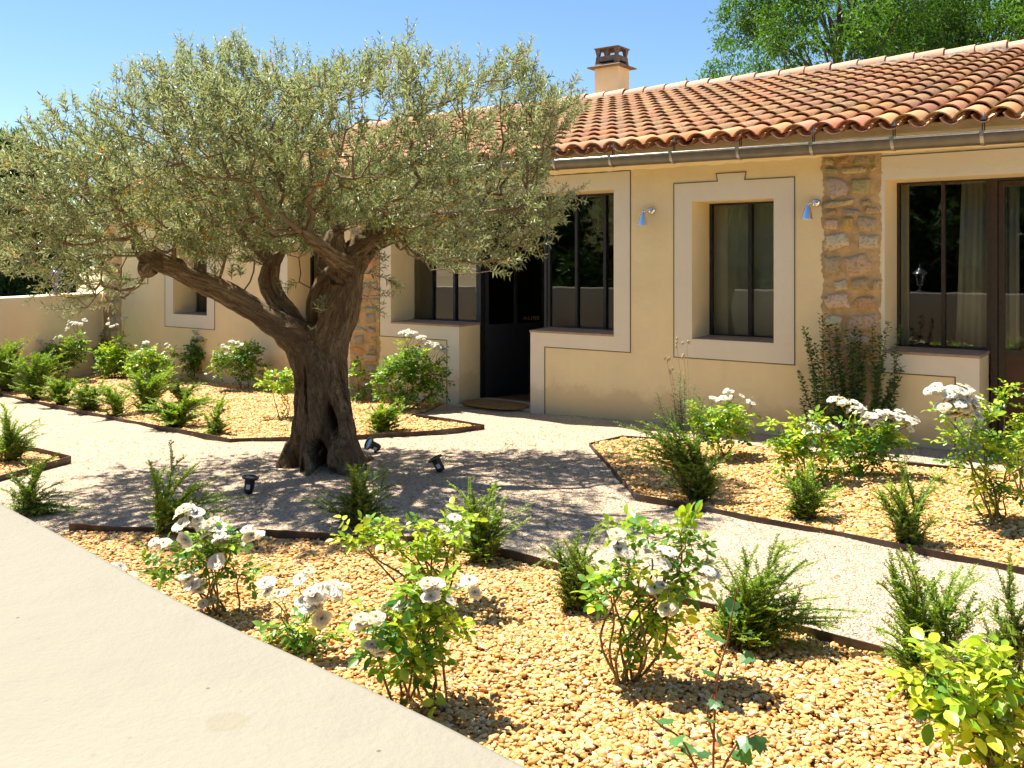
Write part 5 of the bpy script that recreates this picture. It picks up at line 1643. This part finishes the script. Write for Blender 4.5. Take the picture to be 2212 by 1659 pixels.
rose(524, 845, [(500, 775, 26), (530, 765, 26), (545, 785, 22), (515, 795, 24, .8), (480, 790, 18, .7), (553, 805, 10, .5)], [(505, 735, 6), (515, 738, 6), (524, 742, 5), (489, 749, 3), (470, 766, 6), (487, 761, 3), (451, 805, 1)], 'white rose left of the olive trunk against the plain render', .35)
rose(612, 905, [(600, 822, 22, .7), (625, 815, 22, .8), (580, 830, 16, .5), (610, 850, 16, .4)], [], 'sparse flowerless rose just left of the olive trunk', .7)
rose(768, 868, [(765, 800, 16, .7), (775, 840, 20, .6), (790, 815, 14, .5)], [], 'small flowerless rose in front of the second stone strip', .5)
rose(876, 878, [(865, 800, 34), (900, 790, 36), (930, 800, 32), (890, 840, 32, .8), (840, 820, 28, .9), (955, 820, 20, .6), (880, 760, 20, .6), (830, 850, 24, .7), (945, 850, 18, .5)], [(875, 716, 6), (890, 718, 6), (900, 727, 9), (912, 733, 8), (925, 742, 9), (940, 748, 9), (952, 750, 7), (962, 758, 7), (867, 777, 3), (884, 722, 4)], 'large white rose in front of the entrance sill block', .38, Yo=-.3)
# right hand bed
rose(1562, 992, [(1530, 900, 34), (1570, 890, 34), (1600, 915, 26), (1550, 940, 30, .8), (1585, 950, 22, .6), (1520, 930, 24)], [(1534, 856), (1558, 857, 3), (1584, 849, 4), (1620, 868, 4)], 'rose with few blooms behind the big dark shrub', .65)
rose(1745, 1045, [(1700, 950, 34), (1740, 935, 36), (1775, 960, 34), (1720, 990, 32, .9), (1690, 920, 20, .6), (1790, 1000, 28, .8)], [(1748, 922, 4), (1757, 918, 4), (1775, 926, 3), (1782, 920, 2)], 'lime green rose with low blooms, behind the upright shrub of the right bed', .65)
rose(1842, 1032, [(1850, 940, 34), (1890, 935, 34), (1925, 945, 28), (1870, 985, 34, .9), (1905, 980, 26, .8), (1830, 985, 28, .9)], [(1806, 862, 5), (1815, 868, 6), (1828, 872, 6), (1838, 875, 4), (1858, 888, 6), (1870, 895, 8), (1885, 893, 8), (1898, 893, 7), (1920, 892, 6), (1932, 893, 6), (1944, 900, 6), (1955, 910, 7), (1880, 905, 5)], 'white rose with a long row of blooms in front of the climbing plant', .4, fr=.04)
rose(2152, 1129, [(2095, 930, 36), (2130, 960, 40), (2090, 985, 36), (2160, 1000, 40, .9), (2120, 1030, 34, .8), (2175, 1060, 26, .5), (2060, 960, 20, .6), (2130, 1080, 20, .5), (2190, 960, 30, .8), (2110, 900, 18), (2025, 885, 10, .5)], [(2035, 845, 7), (2050, 843, 8), (2066, 843, 9), (2080, 850, 8), (2040, 878, 7), (2056, 880, 9), (2070, 885, 8), (2090, 875, 7), (2048, 860, 5), (2068, 865, 5)], 'tall rose with one big double cluster of white blooms at the right', .62, fr=.043)
rose(2206, 1074, [(2165, 880, 30), (2200, 890, 36, 1.1), (2195, 930, 36), (2215, 980, 40), (2180, 850, 18, .8), (2205, 1010, 24, .5), (2225, 920, 30)], [], 'flowerless lime green rose at the right edge beside the brown door', .8)
# front bed
rose(488, 1330, [(440, 1165, 34, .9), (470, 1185, 34), (420, 1185, 30, .8), (500, 1175, 26, .7), (400, 1225, 22, .5), (450, 1215, 26, .7), (520, 1240, 18, .35), (350, 1225, 16, .5)], [(413, 1092, 2), (425, 1100, 3), (436, 1112, 3), (450, 1120, 2), (462, 1127, 3), (476, 1127, 3), (490, 1142, 3), (492, 1160, 2), (385, 1147, 3), (486, 1178, 2), (565, 1143, 2), (545, 1130, 1), (270, 1208, 2), (298, 1222, 2), (443, 1237, 3), (432, 1250, 2), (451, 1288, 3)], 'front left rose with the largest cluster of white blooms, at the wall edge', .38, size=.042, fr=.042, ncane=6)
rose(652, 1402, [(655, 1352, 20, .45), (680, 1375, 16, .35), (620, 1352, 16, .4)], [(692, 1262, 4), (700, 1282, 4), (675, 1286, 3), (715, 1268, 3), (594, 1237, 2), (650, 1232, 2), (625, 1262, 2), (605, 1268, 1)], 'low rose of few leaves with one broad white bloom cluster, left of the leafy one', .5, size=.04, fr=.044)
rose(935, 1318, [(790, 1155, 30, 1.1), (830, 1165, 32), (870, 1150, 34), (910, 1145, 34), (950, 1140, 34), (985, 1150, 30, .9), (900, 1190, 30, .8), (960, 1190, 28, .7), (755, 1165, 18, .6), (925, 1225, 22, .6), (1000, 1120, 22, .6)], [(985, 1108, 1), (960, 1140, 1)], 'sprawling lime green rose in the middle of the front bed', .8, size=.042)
rose(895, 1532, [(890, 1320, 34), (920, 1290, 34, .9), (860, 1340, 34), (940, 1340, 34, .9), (905, 1375, 32, .8), (840, 1390, 26, .5), (950, 1300, 24, .7), (960, 1370, 24, .6), (880, 1420, 24, .4), (815, 1330, 20, .5), (905, 1255, 20, .6), (920, 1430, 20, .3)], [(783, 1330, 3), (798, 1312, 2), (824, 1368, 4), (945, 1243, 2), (938, 1262, 2), (955, 1266, 2), (1010, 1266, 3), (925, 1275, 1), (868, 1293, 1), (930, 1235, 1)], 'leafy rose with yellowing blooms at the edge of the cream wall', .6, size=.042, fr=.036, ncane=8, base_r=.05)
rose(1367, 1473, [(1340, 1170, 34, .9), (1400, 1165, 34, .7), (1450, 1190, 38, .9), (1480, 1180, 30, .9), (1330, 1230, 34, .9), (1380, 1240, 38, .8), (1440, 1250, 34, .8), (1320, 1290, 28, .7), (1400, 1310, 30, .6), (1500, 1230, 24, .7), (1380, 1380, 20, .35), (1420, 1330, 22, .4), (1470, 1160, 18, .6)], [(1326, 1139, 1), (1332, 1172, 4), (1396, 1188, 3), (1447, 1180, 3), (1435, 1283, 3), (1440, 1268, 2), (1529, 1225, 3), (1515, 1210, 1), (1410, 1248, 2)], 'tall loose rose on a thick stem in the middle of the front bed', .62, size=.042, fr=.038, ncane=6)
rose(2190, 1740, [(2080, 1440, 44, .8), (2140, 1450, 44, .8), (2040, 1430, 30, .7), (2180, 1500, 50, .8), (2100, 1540, 44, .7), (2190, 1580, 44, .7), (2120, 1600, 40, .6), (2060, 1500, 34, .6), (2200, 1430, 34, .6), (2160, 1650, 44, .6), (2010, 1450, 18, .5)], [], 'lime green rose cut off by the bottom right corner', 1.0, size=.048, ncane=6)

# ------------------------------------------------------------ climber, tall weed, sapling, tiny weeds
def stems_plant(name, px, py, Y, tips, label, catg, leafL, col, mat, gap=.03, wd=.55, r0=.004, wallbound=False, bare=.15, cl_extra=0):
    g = at(px, py, Y); g.z = float(tz(g.x, g.y)); o = empty(name, g, 0, label=label, cat=catg)
    st = MB(); lf = MB(); P_, D_, N_, L_, C_ = [], [], [], [], []
    for (x, y) in tips:
        rx = (x - 1106) / 2010
        if wallbound:
            t = (FD - .06 - rnd.uniform(0, .12)) / (rx * HN.x + HN.y); v = at(x, y, t) - g
        else: v = at(x, y, Y) - g
        b0 = Vector((v.x * .6 + rnd.gauss(0, .03), v.y * .6, 0)) if wallbound else Vector((rnd.gauss(0, .01), rnd.gauss(0, .01), 0))
        P = cat([b0, b0.lerp(v, .4) + Vector((rnd.gauss(0, .02), rnd.gauss(0, .015), .02)), b0.lerp(v, .75) + Vector((rnd.gauss(0, .012), rnd.gauss(0, .012), .0)), v], 8)
        st.tube(P, np.linspace(r0, r0 * .35, len(P)), 5, cap=False)
        A = np.array([tuple(p) for p in P]); cum = np.concatenate([[0], np.cumsum(np.linalg.norm(np.diff(A, axis=0), axis=1))]); n_ = int(cum[-1] / gap)
        for k in range(n_):
            s = cum[-1] * (bare + (1 - bare) * k / n_); p = np.array([np.interp(s, cum, A[:, i]) for i in range(3)]); a = k * 1.57 + rnd.uniform(-.4, .4)
            for q in (0, math.pi):
                for e_ in range(1 + cl_extra):
                    d = np.array((math.cos(a + q), math.sin(a + q) * .8, .25)) + rg.normal(0, .25, 3)
                    P_.append(p + d * .012 * e_); D_.append(d); N_.append(np.array((0, 0, 1.0)) + rg.normal(0, .35, 3)); L_.append(leafL * rnd.uniform(.6, 1.15) * (1 - .35 * k / n_)); C_.append(np.array(col) * rnd.uniform(.7, 1.3))
    st.build('stems', mat, o, True)
    leaves(lf, np.array(P_), np.array(D_), np.array(N_), np.array(L_), np.array(L_) * wd, np.array(C_), broad=True); lf.build('foliage', M['smallleaf'], o, True)
    return o
tp = [(1736, 705), (1742, 720), (1776, 677), (1790, 700), (1806, 698), (1826, 712), (1847, 703), (1860, 715), (1884, 700), (1900, 720), (1920, 693), (1946, 703), (1938, 760), (1760, 740), (1812, 730), (1870, 745), (1725, 800), (1730, 860), (1950, 790), (1905, 780), (1840, 760), (1790, 770), (1860, 800), (1820, 800), (1925, 820)]
stems_plant('climbing_plant', 1842, 935, 7.40, tp, 'dark leafy climber spreading over the foot of the rubble stone strip', 'climber', .046, (.09, .19, .055), M['redcane'], .022, .70, .0035, True, .18, 1)
stems_plant('young_plant', 1960, 985, 6.95, [(1972, 905), (1955, 925), (1948, 940), (1968, 950)], 'small grey green plant right of the long row of white blooms', 'plant', .02, (.09, .15, .07), M['woody'], .02, .4, .002)
# tall feathery weed
o = stems_plant('tall_weed', 1482, 1020, 6.1, [(1470, 800), (1455, 850), (1500, 830), (1440, 880), (1520, 860), (1420, 850), (1478, 820), (1465, 870)], 'tall feathery weed rising out of the big dark shrub', 'weed', .032, (.10, .21, .05), M['cane'], .022, .28, .003, False, .25, 2)
mb = MB(); hd = MB()
for (x, y) in ((1441, 780), (1462, 745), (1484, 738), (1478, 772), (1450, 800)):
    v = at(x, y, 6.1) - o.location; P = cat([Vector((rnd.gauss(0, .02), 0, .35)), v * .75 + Vector((.01, 0, 0)), v], 5); mb.tube(P, .0014, 4, cap=False)
    for _ in range(3): hd.lathe([(0, -.012), (.008, 0), (.006, .012), (0, .016)], 6, Matrix.Translation(v + Vector((rnd.gauss(0, .012), 0, rnd.gauss(0, .014)))), (.55, .46, .30))
mb.build('dry_stalks', M['straw'], o, True); hd.build('seed_heads', M['straw'], o, True)
# sapling with lobed leaves
def lobed(mb, P, D, N, L, C):
    T = np.array([(0, 0), (.30, .05), (.50, .10), (.62, .32), (.42, .42), (.52, .78), (.22, .70), (.0, .98), (-.22, .70), (-.52, .78), (-.42, .42), (-.62, .32), (-.50, .10), (-.30, .05)])
    for p, d, n_, l, c in zip(P, D, N, L, C):
        d = unit(d); n_ = unit(n_ - d * np.dot(n_, d)); s = np.cross(d, n_)
        V = [p + d * (.35 * l)] + [p + l * (x * s + y * d + (.10 * abs(x) - .08 * y * y) * n_) for x, y in T]
        k = len(T); mb.add(V, [(0, 1 + i, 1 + (i + 1) % k) for i in range(k)], c)
g = gnd(1543, 1790); o = empty('young_sapling', g, 0, label='young sapling with lobed leaves on thin red stems at the bottom edge', cat='sapling')
Y = g.y; st = MB(); lf = MB(); tr = lambda x, y: at(x, y, Y) - g
for pts in ([(1543, 1790), (1541, 1635), (1549, 1471), (1570, 1389), (1592, 1270)], [(1543, 1760), (1480, 1610), (1430, 1569), (1400, 1545)], [(1543, 1700), (1590, 1610), (1640, 1580)], [(1543, 1720), (1500, 1650), (1480, 1625)], [(1545, 1600), (1528, 1540), (1540, 1500)]):
    P = cat([tr(*q) for q in pts], 6); st.tube(P, np.linspace(.0042, .0014, len(P)), 6, cap=False)
lv = [(1541, 1389, 40), (1619, 1401, 30), (1600, 1370, 30), (1594, 1471, 30), (1572, 1440, 32), (1589, 1300, 24), (1600, 1280, 22), (1406, 1540, 34), (1430, 1569, 34), (1462, 1580, 30), (1533, 1549, 24), (1586, 1598, 32), (1610, 1590, 30), (1635, 1590, 32), (1620, 1620, 30), (1550, 1600, 24), (1500, 1625, 26), (1540, 1500, 20), (1530, 1455, 22), (1565, 1530, 18), (1600, 1640, 26), (1480, 1640, 26), (1575, 1330, 22), (1548, 1420, 22), (1530, 1640, 26)]
lobed(lf, [np.array(tuple(tr(x, y) + Vector((0, rnd.uniform(-.04, .04), 0)))) for x, y, r in lv], rg.normal(0, .8, (len(lv), 3)) * [1, 1, .5] + [0, 0, -.15], rg.normal(0, .35, (len(lv), 3)) + [0, -.3, 1], [r * Y / 2010 * 1.25 for *_, r in lv], [np.array((.055, .16, .05)) * rnd.uniform(.8, 1.6) for _ in lv])
st.build('stems', M['redcane'], o, True); lf.build('foliage', M['roseleaf'], o)
def tiny(px, py, w, h, label):
    g = gnd(px, py); o = empty('small_weed', g, 0, label=label, cat='weed'); k_ = g.y / 2010; n_ = 60; lf = MB()
    P = np.stack([rg.normal(0, w * k_ * .35, n_), rg.normal(0, w * k_ * .25, n_), rg.uniform(.002, h * k_, n_)], 1)
    leaves(lf, P, rdir(n_, .2), rdir(n_, 2), rg.uniform(.012, .024, n_), .006, np.array((.09, .19, .04)) * rg.uniform(.7, 1.3, (n_, 1))); lf.build('foliage', M['smallleaf'], o)
tiny(1095, 968, 26, 10, 'tiny green weed alone on the pale gravel path')
tiny(1262, 925, 60, 26, 'low green weed on the gravel left of the big dark shrub')
tiny(958, 1003, 40, 12, 'faint weed behind the rightmost ground spotlight')

# ------------------------------------------------------------ background trees
def bgtree(x, y, h, rad, n, col, label, crown0=.25, leaf=.11, clumps=26, seed=0, grp=None, name='tree', w=.34, z0=-.1, droop=.0, dens_h=1.0):
    r = np.random.default_rng(seed + 100); rr = random.Random(seed + 100)
    o = empty(name, (x, y, z0), 0, label=label, cat='tree', group=grp)
    st = MB(); top = Vector((rr.uniform(-.4, .4), rr.uniform(-.4, .4), h * .8)); P = cat([Vector((0, 0, 0)), Vector((rr.uniform(-.2, .2), 0, h * .3)), top * .75, top], 5); st.tube(P, np.linspace(h * .022, h * .004, len(P)), 8)
    cs_ = []
    for i in range(clumps):
        a = rr.uniform(0, 6.283); f = crown0 + (1 - crown0) * rr.random() ** .85; prof_ = math.sin(math.pi * min(1, .12 + .86 * (f - crown0) / (1 - crown0))) ** .55
        q = rad * prof_ * math.sqrt(rr.uniform(.15, 1.0)); c = Vector((q * math.cos(a), q * math.sin(a), h * f)); s = rad * rr.uniform(.20, .40); cs_.append((c, s))
        j = min(len(P) - 1, int(len(P) * min(.95, f * .75))); m_ = P[j].lerp(c, .5) + Vector((0, 0, -.04 * h * (1 - f)))
        m_ += Vector((rr.gauss(0, .3), rr.gauss(0, .3), rr.gauss(0, .2))) * rad * .3; B = cat([P[j], m_, c], 5); st.tube(B, np.linspace(h * .0045, h * .001, len(B)), 5, cap=False)
    st.build('trunk', M['tbark'], o, True)
    lf = MB(); PP = []; TN = []
    for c, s in cs_:
        m_ = int(n * s ** 2 / sum(q[1] ** 2 for q in cs_)); d = rdir(m_, .15)
        sub = r.normal(0, 1, (max(4, m_ // 45), 3)); sub = unit(sub) * (r.uniform(.3, 1.0, (len(sub), 1)))
        idx = r.integers(0, len(sub), m_)
        PP.append(np.array(tuple(c)) + (sub[idx] * s + d * s * .30 * r.random((m_, 1)) ** .5) * [1, 1, .8]); TN.append(np.repeat(r.uniform(.75, 1.25), m_) * (1 + .18 * np.sin(idx * 7.1)))
    PP = np.concatenate(PP); TN = np.concatenate(TN)[:, None]; m_ = len(PP); D = rdir(m_, -droop); N_ = rdir(m_, 1.2)
    leaves(lf, PP, D, N_, leaf * r.uniform(.6, 1.3, m_), leaf * w * r.uniform(.8, 1.2, m_), np.array(col) * TN * r.uniform(.8, 1.2, (m_, 1))); lf.build('crown', M['treeleaf'], o)
    return o
G1 = 'leafy trees rising behind the roof'
bgtree(9.35, 27, 11.5, 3.75, 80000, (.07, .15, .022), 'bright green tree behind the roof, nearest the chimney', .2, .17, 80, 1, G1, w=.28, droop=.4)
bgtree(14.8, 28.5, 12.5, 4.1, 90000, (.095, .19, .026), 'lighter green tree behind the right end of the roof ridge', .2, .17, 85, 2, G1, w=.28, droop=.4)
bgtree(20.5, 33, 11.0, 4.0, 40000, (.09, .18, .03), 'green tree at the far right edge behind the roof', .2, .18, 50, 3, G1, w=.26, droop=.4)
G2 = 'dark trees beyond the left wall and the dry field'
bgtree(-22.6, 41, 6.8, 3.0, 60000, (.04, .09, .025), 'dark oak at the left edge, nearest beyond the low wall', -.08, .30, 80, 5, G2)
bgtree(-26.5, 46, 7.6, 3.4, 40000, (.05, .11, .028), 'dark oak behind the nearest one at the left edge', -.05, .30, 50, 6, G2)
lab = ['first', 'second', 'third', 'fourth', 'fifth', 'sixth', 'seventh']
for i, (x, y, h, rr2) in enumerate(((-34, 78, 6.5, 4.5), (-27, 84, 5.2, 4.5), (-20, 90, 4.6, 4.2), (-42, 70, 7.5, 4.5), (-13, 95, 4.4, 4.5), (-50, 95, 9.5, 6))):
    bgtree(x, y, h, rr2, 6000, (.055, .12, .035), lab[i] + ' tree counted along the far edge of the dry field', .0, .34, 20, 10 + i, G2, w=.6)
G3 = 'dark garden trees mirrored in the windows'
bx = [(-13, -2.5, 8), (-9.5, -6, 9), (-6.5, -9.5, 9), (-2.5, -12.5, 10), (2.5, -15, 10), (-15, -10, 10), (7, -18, 10), (-18.5, .5, 9)]
DESC = ['first to the left of the camera', 'second to the left of the camera', 'third to the left of the camera', 'directly behind the camera', 'just right of the one behind the camera', 'standing in the second row', 'farthest to the right', 'farthest to the left']
for i, (x, y, h) in enumerate(bx):
    bgtree(x, y, h, 3.9, 16000, (.035, .08, .028), 'dark evergreen across the lawn, ' + DESC[i], .0, .30, 46, 30 + i, G3, name='evergreen_tree', w=.4)
hd_ = empty('added_hedge', (-6, -9, -.1), 0, label='long tall dark hedge added out of view, blocking horizon light mirrored in the windows', cat='added_hedge')  # unseen leaf mass added to close bright horizon gaps in the window reflections
m_ = 60000; t_ = rg.uniform(-22, 20, m_); dx_, dy_ = .69, -.724
PP = np.stack([t_ * dx_ + rg.normal(0, .5, m_) * .72 - 3.2, t_ * dy_ + rg.normal(0, .5, m_) * .69 - 3.2, 5.2 * rg.random(m_) ** .8 + .5 * np.sin(t_ * 1.3)], 1)
lf = MB(); leaves(lf, PP, rdir(m_), rdir(m_, 1), .32, .15, np.array((.035, .08, .028)) * rg.uniform(.5, 1.4, (m_, 1))); lf.build('foliage', M['treeleaf'], hd_)
lf = MB(); lf.box(-22, 20, -.25, .25, 0, 3.6)  # solid dark core box, added so no horizon light passes through the leaves
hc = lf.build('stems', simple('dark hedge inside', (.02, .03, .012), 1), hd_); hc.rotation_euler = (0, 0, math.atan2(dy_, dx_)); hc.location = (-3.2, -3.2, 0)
# a far hill on the left horizon
hx = np.linspace(-420, 60, 60); mbh = MB(); V = []
for j, (yy, f) in enumerate(((420, 0), (440, .6), (470, 1), (520, .7), (600, 0))):
    for x in hx: V.append((x, yy, -1 + f * (16 + 7 * math.sin(x * .02 + 1) + 3 * math.sin(x * .07))))
F = [(j * 60 + i, j * 60 + i + 1, (j + 1) * 60 + i + 1, (j + 1) * 60 + i) for j in range(4) for i in range(59)]
mbh.add(V, F); tag(mbh.build('hills', simple('wooded hill', (.10, .15, .10), 1, 0, 0, .4, .05), None, True), kind='structure')
